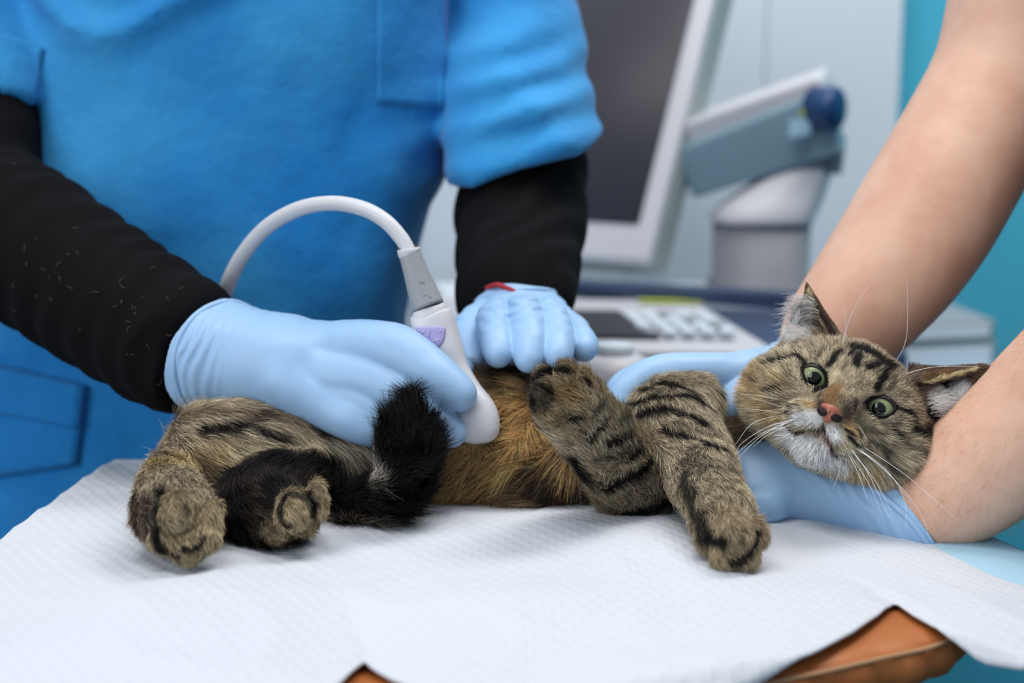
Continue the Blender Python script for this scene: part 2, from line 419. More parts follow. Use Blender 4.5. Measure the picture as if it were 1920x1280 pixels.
# ================================================================== ULTRASOUND MACHINE (behind)
us = empty('ultrasound_machine', (.25, 1.6, 0), 'white ultrasound machine with dark monitor on a swivel arm behind the table', 'ultrasound machine')
th = math.radians(36); tilt = math.radians(25)
rr = np.array([math.cos(th), -math.sin(th), 0]); nn = np.array([-math.sin(th), -math.cos(th), 0])
upv = np.array([0, 0, 1]) * math.cos(tilt) - nn * math.sin(tilt); fr = nn * math.cos(tilt) + np.array([0, 0, 1]) * math.sin(tilt)
c0 = at(1212, 492, 1.62)                               # lower right front corner
W_, H_, T_ = .40, .40, .052
mc = c0 - rr * W_ / 2 + upv * H_ / 2 - fr * T_ / 2
mon = link('monitor', bm_mesh('monitor', box_bm(c0 - rr * W_ / 2 + upv * H_ / 2 - fr * .008, rr * W_ / 2, fr * .008, upv * H_ / 2, .006, 3)), m_white, us)
link('rear_casing', bm_mesh('rear_casing', box_bm(c0 - rr * W_ / 2 + upv * H_ / 2 - fr * .034, rr * (W_ / 2 - .001), fr * .022, upv * (H_ / 2 - .001), .008, 3)), m_casing, mon)
sc_c = c0 - rr * (W_ / 2) + upv * (.045 + (H_ - .07) / 2) + fr * .0005
tag(link('screen', bm_mesh('screen', box_bm(sc_c, rr * (W_ / 2 - .022), fr * .002, upv * (H_ - .07) / 2, .001, 1)), m_screen, mon), 'dark switched-off screen')
# swivel arm
a0, a1 = at(1292, 318, 1.72), at(1566, 222, 1.66)
def beam(name, p, q, w0, w1, d, mat, parent, bev=.006):
    p, q = np.array(p), np.array(q); t = (q - p) / np.linalg.norm(q - p); s = np.array([0, 1, 0]); s = s - t * s.dot(t); s /= np.linalg.norm(s); u = np.cross(s, t)
    if u[2] < 0: u = -u
    bm = bmesh.new(); vs = []
    for pt, w in ((p, w0), (q, w1)):
        for i, j in ((-1, -1), (1, -1), (1, 1), (-1, 1)): vs.append(bm.verts.new(pt + s * d / 2 * i + u * w / 2 * j))
    for f in ((0, 1, 2, 3), (4, 7, 6, 5), (0, 4, 5, 1), (1, 5, 6, 2), (2, 6, 7, 3), (3, 7, 4, 0)): bm.faces.new([vs[i] for i in f])
    bmesh.ops.recalc_face_normals(bm, faces=bm.faces[:]); bmesh.ops.bevel(bm, geom=bm.edges[:], offset=bev, segments=3, profile=.6, affect='EDGES')
    return link(name, bm_mesh(name, bm), mat, parent)
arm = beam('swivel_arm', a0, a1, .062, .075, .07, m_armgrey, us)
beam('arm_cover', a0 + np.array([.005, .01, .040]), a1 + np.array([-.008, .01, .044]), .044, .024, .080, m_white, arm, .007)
pc = at(1566, 204, 1.62)
V, Q = tube([pc + np.array([-.02, .02, 0]), pc, pc + np.array([.004, -.003, 0])], [.025, .025, .021], 24)
tag(link('pivot_cap', mesh_np('pivot_cap', V, Q), m_blueknob, arm), 'deep blue round pivot cap')
pe = at(1500, 238, 1.622)
link('sticker', bm_mesh('sticker', box_bm(pe, (.012, 0, .002), (0, .0012, 0), (0, 0, .010))), m_pad_blue, arm, False)
link('sticker', bm_mesh('sticker', box_bm(pe + np.array([.008, -.0005, .017]), (.008, 0, .001), (0, .0012, 0), (0, 0, .004))), m_green, arm, False)
# neck and pedestal
V, Q = tube(crom([at(1540, 250, 1.68), at(1538, 285, 1.68), at(1530, 318, 1.68)], 5), np.linspace(.026, .03, 11), 20)
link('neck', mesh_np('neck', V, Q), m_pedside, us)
def rings(name, spec, cx, cy, mat, parent, n=28, e=.75):
    bm = bmesh.new(); R_ = []
    for z, sx, sy, dx in spec:
        R_.append([bm.verts.new((cx + dx + sx * math.copysign(abs(math.cos(2 * math.pi * k / n)) ** e, math.cos(2 * math.pi * k / n)), cy + sy * math.copysign(abs(math.sin(2 * math.pi * k / n)) ** e, math.sin(2 * math.pi * k / n)), z)) for k in range(n)])
    for A, B in zip(R_[:-1], R_[1:]):
        for k in range(n): bm.faces.new((A[k], A[(k + 1) % n], B[(k + 1) % n], B[k]))
    bm.faces.new(R_[0][::-1]); bm.faces.new(R_[-1]); return link(name, bm_mesh(name, bm), mat, parent)
pb0, pb1 = at(1432, 536, 1.66), at(1432, 418, 1.66)
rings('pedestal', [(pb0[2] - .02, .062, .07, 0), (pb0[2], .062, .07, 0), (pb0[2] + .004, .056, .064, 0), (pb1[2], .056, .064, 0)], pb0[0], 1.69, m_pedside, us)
rings('pedestal_top', [(pb1[2], .059, .067, 0), (pb1[2] + .006, .060, .068, 0), (pb1[2] + .022, .056, .062, .012), (pb1[2] + .045, .044, .05, .032), (pb1[2] + .066, .032, .04, .050), (pb1[2] + .074, .026, .03, .056)], pb0[0], 1.69, m_white, us)
# console: deck, navy rim, keyboard panel, small touch screen, cabinet below
zc = .925
link('console', bm_mesh('console', box_bm((.13, 1.54, zc - .03), (.235, .03, 0), (-.02, .22, 0), (0, 0, .03), .012, 3)), m_navy, us)
dk = link('control_panel', bm_mesh('control_panel', box_bm((.078, 1.44, zc + .004), (.150, .012, -.004), (-.025, .125, .006), (0, 0, .008), .004, 2)), m_white, us)
link('rear_shelf', bm_mesh('rear_shelf', box_bm((.15, 1.665, zc + .006), (.235, .02, 0), (-.01, .07, 0), (0, 0, .010), .004, 2)), m_wallwhite, us)
ts_ = link('touch_screen', bm_mesh('touch_screen', box_bm((.075, 1.415, zc + .0135), (.052, .004, -.001), (-.016, .062, .003), (0, 0, .002))), m_dark, dk, False)
link('indicator_strip', bm_mesh('indicator_strip', box_bm((.19, 1.555, zc + .016), (.05, .006, -.002), (-.001, .006, 0), (0, 0, .001))), m_green, dk, False)
for r in range(4):
    for k in range(5):
        link('key', bm_mesh('key', box_bm((.135 + k * .019 - r * .004, 1.37 + r * .034 + k * .001, zc + .0135), (.0075, 0, 0), (0, .012, 0), (0, 0, .003), .002, 1)), m_wallwhite if (r + k) % 5 else m_grey, dk)
link('cabinet', bm_mesh('cabinet', box_bm((.19, 1.56, .45), (.20, .02, 0), (-.02, .17, 0), (0, 0, .42), .015, 3)), m_white, us)
for wx in (.02, .36):
    for wy in (1.42, 1.70):
        V, Q = tube([(wx, wy - .012, .03), (wx, wy + .012, .03)], .03, 16); link('castor', mesh_np('castor', V, Q), m_dark, us)
beam('rear_bar', at(1050, 536, 1.60), at(1540, 566, 1.53), .016, .02, .02, m_navy, us, .004)
# tall white column of the machine seen beside the vet
colm = box('cabinet_column', tuple(at(780, 900, 1.75) * [1, 0, 0] + [0, 1.78, 0]), (at(1000, 300, 1.75)[0], 1.95, 1.42), m_wallwhite, None, .02, 3)
tag(colm, 'tall pale cabinet standing behind the vet, left of the monitor', 'cabinet')

# small white bottle on the table behind the cat
bt = empty('plastic_bottle', at(1150, 740, 1.12), 'small white plastic bottle on the trolley behind the cat', 'bottle')
bz = at(1150, 738, 1.12)
prof = [(0, .026), (.004, .029), (.026, .030), (.033, .026), (.037, .018)]
V, Q = tube([bz + np.array([0, 0, z - .004]) for z, r in prof], [r for z, r in prof], 24); link('body', mesh_np('body', V, Q), m_white, bt)
V, Q = tube([bz + np.array([0, 0, .031]), bz + np.array([0, 0, .040]), bz + np.array([0, 0, .0415])], [.016, .016, .014], 24); link('cap', mesh_np('cap', V, Q), m_wallwhite, bt)
box('instrument_trolley', (bz[0] - .07, 1.05, bz[2] - .02), (bz[0] + .07, 1.22, bz[2] - .004), m_grey, None, .004)
tr = bpy.data.objects['instrument_trolley']; tag(tr, 'narrow grey trolley tray standing just behind the table', 'trolley')
for sx in (-.05, .05):
    for sy in (1.07, 1.2):
        V, Q = tube([(bz[0] + sx, sy, 0), (bz[0] + sx, sy, bz[2] - .018)], .008, 10); link('leg', mesh_np('leg', V, Q), m_grey, tr)

# shelf with binders by the turquoise wall
sh = box('wall_shelf', (at(1500, 720, 1.8)[0], 1.66, .800), (at(1905, 720, 1.75)[0], 2.2, .818), m_pad_blue, None, .003)
tag(sh, 'pale shelf on the turquoise wall behind the cat\'s head', 'shelf')
bx0, bx1 = at(1600, 680, 1.7)[0], at(1868, 680, 1.7)[0]
for k, (h0, h1, inset, mt, nm, lb) in enumerate(((.818, .866, 0, m_binder, 'binder', 'thick grey binder lying on the wall shelf, lowest of the stack'), (.866, .892, .004, m_grey, 'binder', 'lighter grey binder lying on top of the thick one on the wall shelf'), (.892, .902, .10, m_wallwhite, 'paper_stack', 'short stack of pale papers on top of the grey binders'))):
    b_ = empty(nm, (bx1 - .15, 1.82, h0), lb, 'binder' if k < 2 else 'papers')
    if k < 2:
        link('cover', bm_mesh('cover', box_bm(((bx0 + bx1) / 2 - inset / 2, 1.84, (h0 + h1) / 2), ((bx1 - bx0 - inset) / 2, .02, 0), (-.01, .13, 0), (0, 0, (h1 - h0) / 2), .003, 2)), mt, b_)
        link('page_block', bm_mesh('page_block', box_bm(((bx0 + bx1) / 2 - inset / 2 - .004, 1.836, (h0 + h1) / 2), ((bx1 - bx0 - inset) / 2 - .004, .02, 0), (-.01, .131, 0), (0, 0, (h1 - h0) / 2 - .006))), m_wallwhite, b_, False)
    else:
        link('sheets', bm_mesh('sheets', box_bm(((bx0 + bx1) / 2 - inset / 2, 1.84, (h0 + h1) / 2), ((bx1 - bx0 - inset) / 2, .01, 0), (-.01, .11, 0), (0, 0, (h1 - h0) / 2), .001, 1)), mt, b_, False)

# ================================================================== PEOPLE
def bvh_of(V, Q):
    return BVHTree.FromPolygons([tuple(v) for v in V], [tuple(int(i) for i in q) for q in Q])
def hit(bvh, px, py):
    d = ray(px, py); l, n, i, t = bvh.ray_cast(Vector((0, 0, CAM_Z)), Vector(d))
    if l is None: return None, None
    n = np.array(n); n = -n if n.dot(d) > 0 else n
    return np.array(l), n
def patch(name, bvh, corners, mat, parent, off=.0025, nu=14, nv=14, thick=.002, label=None):
    """A flat piece of cloth laid on a surface: its four corners, filled in between."""
    c = [np.array(q, float) for q in corners]; V = []; Q = []; last = None
    for i in range(nu + 1):
        for j in range(nv + 1):
            u, v = i / nu, j / nv
            p = (c[0] * (1 - u) + c[1] * u) * (1 - v) + (c[3] * (1 - u) + c[2] * u) * v
            l, n = hit(bvh, *p)
            if l is None: l, n = (at(p[0], p[1], last[0][1]), last[1]) if last else (at(p[0], p[1], 1.06), np.array([0, -1.0, 0]))
            last = (l, n); V.append(l + n * off)
    for i in range(nu):
        for j in range(nv): Q.append((i * (nv + 1) + j, i * (nv + 1) + j + 1, (i + 1) * (nv + 1) + j + 1, (i + 1) * (nv + 1) + j))
    me = mesh_np(name, V, Q); o = link(name, me, mat, parent)
    md = o.modifiers.new('thickness', 'SOLIDIFY'); md.thickness = thick; md.offset = 0
    return tag(o, label)
def halfspace(c, n, size=.12):
    c, n = np.array(c, float), np.array(n, float) / np.linalg.norm(n)
    return FN(lambda x, y, z: -((x - c[0]) * n[0] + (y - c[1]) * n[1] + (z - c[2]) * n[2]), c - size, c + size)
def hand(name, palm, fingers, cuff_at, cuff_dir, cuff_r, parent, label, extra=(), h=.0011, bead=.0021, wr=.0009, squash=None, kp=.011):
    """A gloved hand: blended palm, five separate fingers, rolled cuff, crease ripples by the wrist."""
    lo, hi = bounds(palm, *fingers, pad=.02)
    A, B = Field(lo, hi, h), Field(lo, hi, h)
    for r in palm: pass
    chain(A, palm, .010)
    for e in extra: A.add(e, .012)
    for f in fingers:
        C = Field(lo, hi, h); chain(C, f, .003, 5); B.f = smin(B.f, C.f, .0010)
    A.merge(B, kp)
    c = np.array(cuff_at); n = np.array(cuff_dir, float); n /= np.linalg.norm(n)     # n points off the hand, to the forearm
    A.carve(halfspace(c, n), .001)
    e1 = np.cross(n, (.2, .3, 1)); e1 /= np.linalg.norm(e1); e2 = np.cross(n, e1)
    def ripple(x, y, z):
        s = -((x - c[0]) * n[0] + (y - c[1]) * n[1] + (z - c[2]) * n[2])
        a = (x - c[0]) * e1[0] + (y - c[1]) * e1[1] + (z - c[2]) * e1[2]
        w = np.exp(-((s - .017) / .017) ** 2)
        nz = noise3(x * 55, y * 55, z * 55)
        return -wr * w * np.sin(s * 900 + 14 * a * 10 + 3.2 * nz) * (.4 + .6 * np.clip(noise3(x * 40 + 9, y * 40, z * 40) + .5, 0, 1)) - .0009 * fbm(x * 45, y * 45, z * 45, 2)
    A.displace(ripple)
    ring = [c - n * .002 + cuff_r * (1 + .05 * math.sin(3 * t + 1)) * (math.cos(t) * e1 + math.sin(t) * e2) + n * .0028 * math.sin(2 * t + .6) for t in np.linspace(0, 2 * math.pi, 49)]
    V, Q = A.mesh(name, 2)
    o = link(name, mesh_np(name, V, Q), m_glove, parent)
    # the ring is snapped to the glove's skin at the cuff
    bv = bvh_of(V, Q); P = []
    for r in ring:
        l, nn_, i, d = bv.ray_cast(Vector(c - n * .004 + (r - c) * 3), Vector(c - r).normalized())
        P.append(np.array(l) if l is not None and d < .2 else r)
    P = np.array(P); P[-1] = P[0]
    for _ in range(3): P[:-1] = (np.roll(P[:-1], 1, 0) + P[:-1] * 2 + np.roll(P[:-1], -1, 0)) / 4
    P[-1] = P[0]
    tv, tq = tube(P, bead, 8, caps=False); link('rolled_cuff', mesh_np('rolled_cuff', tv, tq), m_glove, o)
    if label: o['label'] = label
    return o, V, Q

# ------------------------------------------------------------------ the vet
vet = empty('person', (-.27, 1.17, 0), 'person in blue scrub top over black sleeves holding the ultrasound probe', 'person')
ZT = [.60, .90, .98, 1.053, 1.157, 1.242, 1.36, 1.43, 1.49]
CX = [-.30, -.285, -.270, -.247, -.221, -.213, -.21, -.21, -.21]
AX = [.185, .180, .175, .173, .174, .177, .185, .13, .06]
BX = [.125, .125, .122, .12, .12, .12, .11, .085, .055]
def torso_fn(grow, zlo=.62, zhi=1.48):
    def fn(x, y, z):
        zz = np.asarray(z); cx = np.interp(zz, ZT, CX); a = np.interp(zz, ZT, AX) + grow; b = np.interp(zz, ZT, BX) + grow
        q = (np.abs((x - cx) / a) ** 2.4 + np.abs((y - 1.17) / b) ** 2.4) ** (1 / 2.4)
        return np.maximum((q - 1) * np.minimum(a, b) * .9, np.maximum(zlo - zz, zz - zhi))
    return FN(fn, (-.52, 1.0, zlo), (.02, 1.34, zhi))
def wl(rows): return [np.append(*at4(r)) for r in rows]
vr_arm = wl([(40, -330, 1.17, 96), (-8, -60, 1.15, 94), (-34, 160, 1.09, 98), (-70, 390, 1.02, 120)])
vr_fore = wl([(-70, 390, 1.02, 122), (40, 450, .985, 122), (180, 545, .945, 116), (300, 625, .91, 104), (362, 660, .897, 90)])
vl_arm = wl([(890, -300, 1.18, 88), (915, -60, 1.17, 82), (960, 120, 1.155, 80), (980, 260, 1.13, 90)])
vl_fore = wl([(980, 260, 1.13, 90), (978, 350, 1.11, 98), (974, 450, 1.06, 97), (968, 530, 1.0, 88), (966, 566, .976, 82)])
blo, bhi = (-.56, .84, .62), (.09, 1.34, 1.52)
# skin
fb = Field(blo, bhi, .005); fb.add(torso_fn(-.02), .01)
for rows in (vr_arm, vr_fore, vl_arm, vl_fore): chain_w(fb, rows, .012, 4, -.007 if rows is not vl_fore else -.011)
chain_w(fb, wl([(362, 660, .897, 70), (430, 672, .885, 66)]), .01); chain_w(fb, wl([(966, 572, .985, 54), (974, 605, .955, 46)]), .006)
fb.add(RC((-.21, 1.17, 1.40), (-.21, 1.15, 1.52), .055, .05), .03)
V, Q = fb.mesh('body', 2); link('body', mesh_np('body', V, Q), m_skin, vet)
# black long-sleeved shirt
fu = Field(blo, bhi, .0036)
for rows in (vr_arm, vr_fore, vl_arm, vl_fore): chain_w(fu, rows, .02, 4, 0)
ax = vr_fore[-1][:3] - vr_fore[-2][:3]; fu.carve(halfspace(vr_fore[-1][:3] + ax / np.linalg.norm(ax) * .006, ax), .002)
ax2 = vl_fore[-1][:3] - vl_fore[-2][:3]; fu.carve(halfspace(vl_fore[-1][:3] + np.array([0, 0, -.006]), (.05, -.35, -1)), .002)
fu.add(torso_fn(-.02), .01)
d1 = (vr_fore[-1][:3] - vr_fore[0][:3]); L1 = np.linalg.norm(d1); d1 /= L1
def knit(x, y, z):
    s = (x - vr_fore[0][0]) * d1[0] + (y - vr_fore[0][1]) * d1[1] + (z - vr_fore[0][2]) * d1[2]
    w = noise3(x * 22, y * 22, z * 22)
    f = np.sin(s * 230 + 3.5 * w + 30 * (z - 1.0)) ; f = np.sign(f) * np.abs(f) ** .7
    return .0022 * f * np.clip(.55 + noise3(x * 15 + 4, y * 15, z * 15), 0, 1) + .0012 * fbm(x * 30, y * 30, z * 30, 2)
fu.displace(knit)
V, Q = fu.mesh('undershirt', 1); und = tag(link('undershirt', mesh_np('undershirt', V, Q), m_black, vet), 'black knitted long sleeves')
# lint and cat hairs on the black sleeve
bvu = bvh_of(V, Q); lv, lq, nv_ = [], [], 0
for _ in range(45):
    t = rng.random(); px, py = 20 + 330 * t + rng.normal(0, 12), 455 + 200 * t + rng.normal(0, 60)
    l, n = hit(bvu, px, py)
    if l is None or l[1] > 1.04: continue
    dr = rng.normal(size=3); dr -= n * dr.dot(n); dr /= np.linalg.norm(dr); b2 = np.cross(n, dr); ln = rng.uniform(.0015, .0055)
    pts = crom([l + n * .0010, l + n * .0018 + dr * ln / 2 + b2 * rng.normal(0, .0007), l + n * .0010 + dr * ln], 3)
    tv, tq = tube(pts, .00012, 4); lv.append(tv); lq.append(tq + nv_); nv_ += len(tv)
m_lint = M('lint', srgb(96, 84, 76), .8)
if lv:
    lo_ = link('lint', mesh_np('lint', np.concatenate(lv), np.concatenate(lq)), m_lint, und); tag(lo_, 'pale cat hairs stuck to the sleeve', kind='stuff')
# scrub top
fs = Field((-.58, .98, .62), (.11, 1.36, 1.50), .0040)
slL = wl([(895, -300, 1.18, 134), (925, -100, 1.17, 124), (955, 60, 1.145, 122), (985, 215, 1.11, 136), (992, 330, 1.09, 142)])
slR = wl([(40, -330, 1.17, 138), (-10, -60, 1.15, 132), (-32, 130, 1.10, 128), (-45, 230, 1.07, 126)])
chain_w(fs, slL, .012, 5); chain_w(fs, slR, .012, 5)
pc = at(985, 306, 1.06); fs.carve(halfspace(pc, (.30, .05, -1), .13), .002)
pc = at(30, 194, 1.06); fs.carve(halfspace(pc, (-.25, 0, -1), .15), .002)
fs.add(torso_fn(.008), .006)
def folds(x, y, z):
    r = 0
    w = fbm(x * 6 + 3, y * 5, z * 4.2, 3); r = r + .0095 * w
    rid = 1 - np.abs(fbm(x * 5.5 + z * 5.2, y * 3, z * 5.5 - x * 3.2, 2)); r = r - .008 * np.clip(rid - .62, 0, 1) / .38
    sl = np.exp(-((x - at(980, 200, 1.1)[0]) / .055) ** 2)                      # gathers across the left sleeve
    r = r + sl * .0050 * np.sin((z - .32 * x) * 190 + 2.0 * noise3(x * 12, y * 12, z * 9)) * np.exp(-((z - 1.15) / .055) ** 2)
    return r
fs.displace(folds)
V, Q = fs.mesh('scrub_top', 3); scr = link('scrub_top', mesh_np('scrub_top', V, Q), m_scrub, vet)
bvs = bvh_of(V, Q)
patch('chest_pocket', bvs, [(708, -20), (838, -20), (832, 205), (706, 194)], m_scrub, scr, .0012, thick=.0018)
patch('side_pocket', bvs, [(-90, 660), (165, 722), (146, 868), (-90, 905)], m_scrub, scr, .003, thick=.0035)
patch('pocket_hem', bvs, [(-90, 662), (163, 724), (154, 800), (-90, 752)], m_scrub, scr, .0062, thick=.003)
patch('sleeve_hem', bvs, [(-70, 44), (84, 92), (60, 196), (-70, 160)], m_scrub, scr, .002, thick=.003)
# trousers
ft = Field((-.52, .98, 0.0), (-.02, 1.36, .92), .008)
for sx in (-.38, -.19): chain_w(ft, [(sx, 1.17, .80, .10), (sx, 1.16, .5, .085), (sx, 1.17, .10, .065)], .02)
ft.add(EL((-.29, 1.17, .80), (.175, .115, .12)), .03)
V, Q = ft.mesh('trousers', 2); link('trousers', mesh_np('trousers', V, Q), m_trouser, vet)
for sx in (-.38, -.19):
    fo = Field((sx - .07, .92, 0), (sx + .07, 1.3, .14), .006); chain_w(fo, [(sx, 1.2, .055, .048), (sx, 1.1, .045, .045), (sx, 1.0, .038, .034)], .02)
    fo.carve(FN(lambda x, y, z: z - .006 + 0 * x, (sx - .1, .9, -.02), (sx + .1, 1.3, .02)), .002)
    V, Q = fo.mesh('shoe', 2); link('shoe', mesh_np('shoe', V, Q), m_dark, vet)

# right hand (on the probe)
g1, g1V, g1Q = hand('glove', [(340, 655, .902, 92), (390, 664, .893, 92), (450, 676, .886, 88), (520, 690, .875, 88), (580, 694, .868, 82)],
     [[(610, 664, .868, 60), (690, 652, .852, 50), (752, 664, .840, 49), (808, 698, .830, 41), (850, 731, .824, 34), (866, 742, .822, 27)],
      [(600, 706, .856, 62), (690, 712, .842, 50), (752, 742, .832, 47), (808, 784, .826, 40), (848, 812, .821, 28)],
      [(590, 728, .855, 56), (690, 752, .838, 45), (742, 792, .830, 38), (770, 815, .828, 30)],
      [(545, 716, .852, 58), (622, 760, .842, 46), (668, 786, .833, 40), (705, 806, .829, 32)],
      [(600, 672, .90, 50), (720, 670, .905, 38), (820, 690, .89, 28), (868, 694, .876, 20)]],
     at(386, 668, .893), at(330, 640, .91) - at(420, 680, .888), .0285, vet, 'blue glove wrapped around the ultrasound probe', kp=.006)
# left hand (resting on the cat)
g2, _, _ = hand('glove', [(966, 540, .990, 70), (968, 580, .964, 64), (974, 602, .946, 58)],
     [[(948, 604, .940, 36), (930, 598, .910, 34), (931, 634, .880, 32), (936, 665, .864, 26)],
      [(974, 600, .938, 36), (984, 590, .906, 35), (991, 632, .876, 33), (990, 674, .859, 27)],
      [(1002, 604, .940, 36), (1030, 596, .910, 33), (1043, 636, .880, 31), (1045, 668, .862, 26)],
      [(1012, 612, .946, 34), (1060, 610, .924, 30), (1086, 636, .896, 27), (1096, 653, .880, 23)],
      [(935, 610, .95, 36), (895, 608, .935, 35), (877, 640, .92, 31), (884, 680, .90, 25)]],
     at(966, 552, .984), (.02, .3, 1), .026, vet, 'blue glove resting flat on the cat',
     extra=[EL(at(980, 596, .936), (.0335, .028, .0125), np.array([[1, 0, 0], [0, .9, .43], [0, -.43, .9]]))], kp=.007)
# red thread bracelet between sleeve and glove
P = crom(np.array([at(*q) for q in ((896, 540, .972), (912, 540, .950), (932, 534, .938), (952, 541, .934), (976, 550, .934), (1004, 553, .940), (1036, 548, .960), (1046, 548, .99), (1010, 540, 1.016), (960, 536, 1.02), (915, 540, 1.0), (897, 545, .98), (900, 546, .966))]), 6)
V, Q = tube(P, .0018, 8, False); tag(link('bracelet', mesh_np('bracelet', V, Q), m_red, vet), 'red thread bracelet')

# ------------------------------------------------------------------ the assistant
asst = empty('person', (.60, .92, 0), 'person with bare forearms and blue gloves holding the cat\'s head', 'person')
a1 = wl([(1545, 660, .925, 66), (1573, 622, .928, 78), (1640, 540, .937, 95), (1708, 450, .949, 108), (1792, 308, .965, 114), (1885, 120, .985, 108), (1945, -120, 1.0, 112)]) + [np.array([.46, 1.04, 1.40, .052])]
a2 = wl([(1725, 962, .805, 60), (1790, 918, .805, 76), (1870, 852, .805, 92), (1990, 745, .805, 108), (2150, 560, .79, 120)]) + [np.array([.44, .79, 1.24, .048]), np.array([.50, .80, 1.41, .052])]
def asst_torso(g):
    def fn(x, y, z):
        zz = np.asarray(z); a = np.interp(zz, [.1, .9, 1.2, 1.38, 1.46, 1.52], [.11, .11, .12, .11, .07, .05]) + g; b = np.interp(zz, [.1, .9, 1.2, 1.38, 1.46, 1.52], [.17, .17, .18, .18, .09, .05]) + g
        q = (np.abs((x - .60) / a) ** 2.3 + np.abs((y - .92) / b) ** 2.3) ** (1 / 2.3)
        return np.maximum((q - 1) * np.minimum(a, b) * .9, np.maximum(.55 - zz, zz - 1.5))
    return FN(fn, (.44, .68, .55), (.76, 1.16, 1.5))
fa = Field((.12, .66, .55), (.78, 1.18, 1.56), .0045)
fa.add(asst_torso(-.012), .01); chain_w(fa, a1, .016, 5); chain_w(fa, a2, .016, 5)
fa.add(RC((.60, .92, 1.42), (.58, .92, 1.54), .052, .05), .03)
fa.displace(lambda x, y, z: -.0010 * fbm(x * 16, y * 16, z * 16, 2))
V, Q = fa.mesh('body', 4); asb = link('body', mesh_np('body', V, Q), m_skin, asst)
# fine dark arm hairs
bva = bvh_of(V, Q)
def hair_object(name, P, Rr, C, mat, parent):
    """P (n,k,3) points, Rr (n,k) radii, C (n,k,3) colours -> one hair-curves object."""
    n, k = P.shape[:2]; cu = bpy.data.hair_curves.new(name); cu.add_curves([k] * n)
    cu.points.foreach_set('position', np.ascontiguousarray(P, np.float32).ravel()); cu.points.foreach_set('radius', np.ascontiguousarray(Rr, np.float32).ravel())
    a = cu.attributes.new('hair_color', 'FLOAT_COLOR', 'POINT')
    a.data.foreach_set('color', np.ascontiguousarray(np.concatenate([C, np.ones((n, k, 1))], 2), np.float32).ravel())
    cu.materials.append(mat.m if isinstance(mat, M) else mat); o = bpy.data.objects.new(name, cu); COL.objects.link(o)
    if parent is not None:
        o.parent = parent; o.matrix_parent_inverse = Matrix.Translation(parent.location).inverted()
    return o
def hair_mat(name, rough=.55, spec=.25):
    m = M(name, (1, 1, 1, 1), rough, spec); a = m.n('ShaderNodeAttribute'); a.attribute_name = 'hair_color'
    m.l(a.outputs['Color'], m.b.inputs['Base Color']); return m
m_fur = hair_mat('cat_fur', .6, .2)
m_armhair = hair_mat('arm_hair', .5, .3)
S_, N_, D_ = [], [], []
rows = crom(np.array(a2[:5]), 30)
for _ in range(1500):
    i = rng.integers(0, len(rows) - 1); c = rows[i]; dr = rows[i + 1][:3] - c[:3]; dr /= np.linalg.norm(dr)
    v = rng.normal(size=3); v -= dr * v.dot(dr); v /= np.linalg.norm(v)
    l, n, q, d = bva.ray_cast(Vector(c[:3]), Vector(v))
    if l is None or d > .06: continue
    S_.append(np.array(l)); N_.append(v); D_.append(-dr)
S_, N_, D_ = np.array(S_), np.array(N_), np.array(D_)
Ln = rng.uniform(.003, .009, len(S_))[:, None]; jit = rng.normal(0, .5, S_.shape)
T_ = D_ + jit * .9 + np.array([0, 0, -.5]); T_ /= np.linalg.norm(T_, axis=1)[:, None]
P = np.stack([S_, S_ + (N_ * .5 + T_ * .6) * Ln * .5, S_ + (N_ * .42 + T_ * 1.0) * Ln], 1)
hair_object('arm_hair', P, np.tile([.00003, .000028, .000015], (len(S_), 1)), np.tile(lin((140, 100, 78)), (len(S_), 3, 1)), m_armhair, asb)['kind'] = 'stuff'
# dark T-shirt with short sleeves
fq = Field((.32, .66, .55), (.78, 1.18, 1.52), .005); fq.add(asst_torso(0), .01)
for rows in (a1[-2:], a2[-2:]):
    p, q = rows[0], rows[1]; t = .35; fq.add(RC(p[:3] * (1 - t) + q[:3] * t, q[:3], .053, .058), .02)
fq.displace(lambda x, y, z: .004 * fbm(x * 12, y * 12, z * 9, 3))
V, Q = fq.mesh('t_shirt', 2); link('t_shirt', mesh_np('t_shirt', V, Q), m_trouser, asst)
ft = Field((.44, .70, 0.0), (.78, 1.14, .75), .008)
for sy in (.84, 1.0): chain_w(ft, [(.60, sy, .62, .095), (.60, sy, .4, .08), (.60, sy, .10, .062)], .02)
V, Q = ft.mesh('trousers', 2); link('trousers', mesh_np('trousers', V, Q), m_trouser, asst)
for sy in (.84, 1.0):
    fo = Field((.36, sy - .07, 0), (.70, sy + .07, .14), .006); chain_w(fo, [(.62, sy, .055, .048), (.52, sy, .045, .045), (.43, sy, .038, .034)], .02)
    fo.carve(FN(lambda x, y, z: z - .006 + 0 * x, (.3, sy - .1, -.02), (.75, sy + .1, .02)), .002)
    V, Q = fo.mesh('shoe', 2); link('shoe', mesh_np('shoe', V, Q), m_dark, asst)
# far hand on the cat's raised foreleg
g3, _, _ = hand('glove', [(1575, 630, .928, 70), (1545, 662, .925, 66), (1490, 704, .918, 56), (1440, 716, .908, 50), (1400, 714, .892, 44)],
     [[(1425, 712, .895, 44), (1380, 703, .884, 40), (1300, 698, .874, 35), (1218, 703, .865, 32), (1174, 735, .858, 28), (1158, 772, .853, 24)],
      [(1425, 712, .905, 38), (1300, 704, .898, 32), (1185, 716, .886, 27), (1146, 758, .876, 23)],
      [(1430, 716, .915, 34), (1320, 714, .915, 29), (1230, 735, .905, 25), (1200, 775, .895, 21)],
      [(1435, 720, .93, 30), (1345, 724, .93, 25), (1285, 750, .92, 21)],
      [(1425, 716, .89, 42), (1396, 736, .874, 37), (1370, 766, .862, 30)]],
     at(1548, 655, .926), at(1610, 570, .93) - at(1500, 700, .92), .021, asst, 'blue glove clasping the cat\'s striped foreleg')
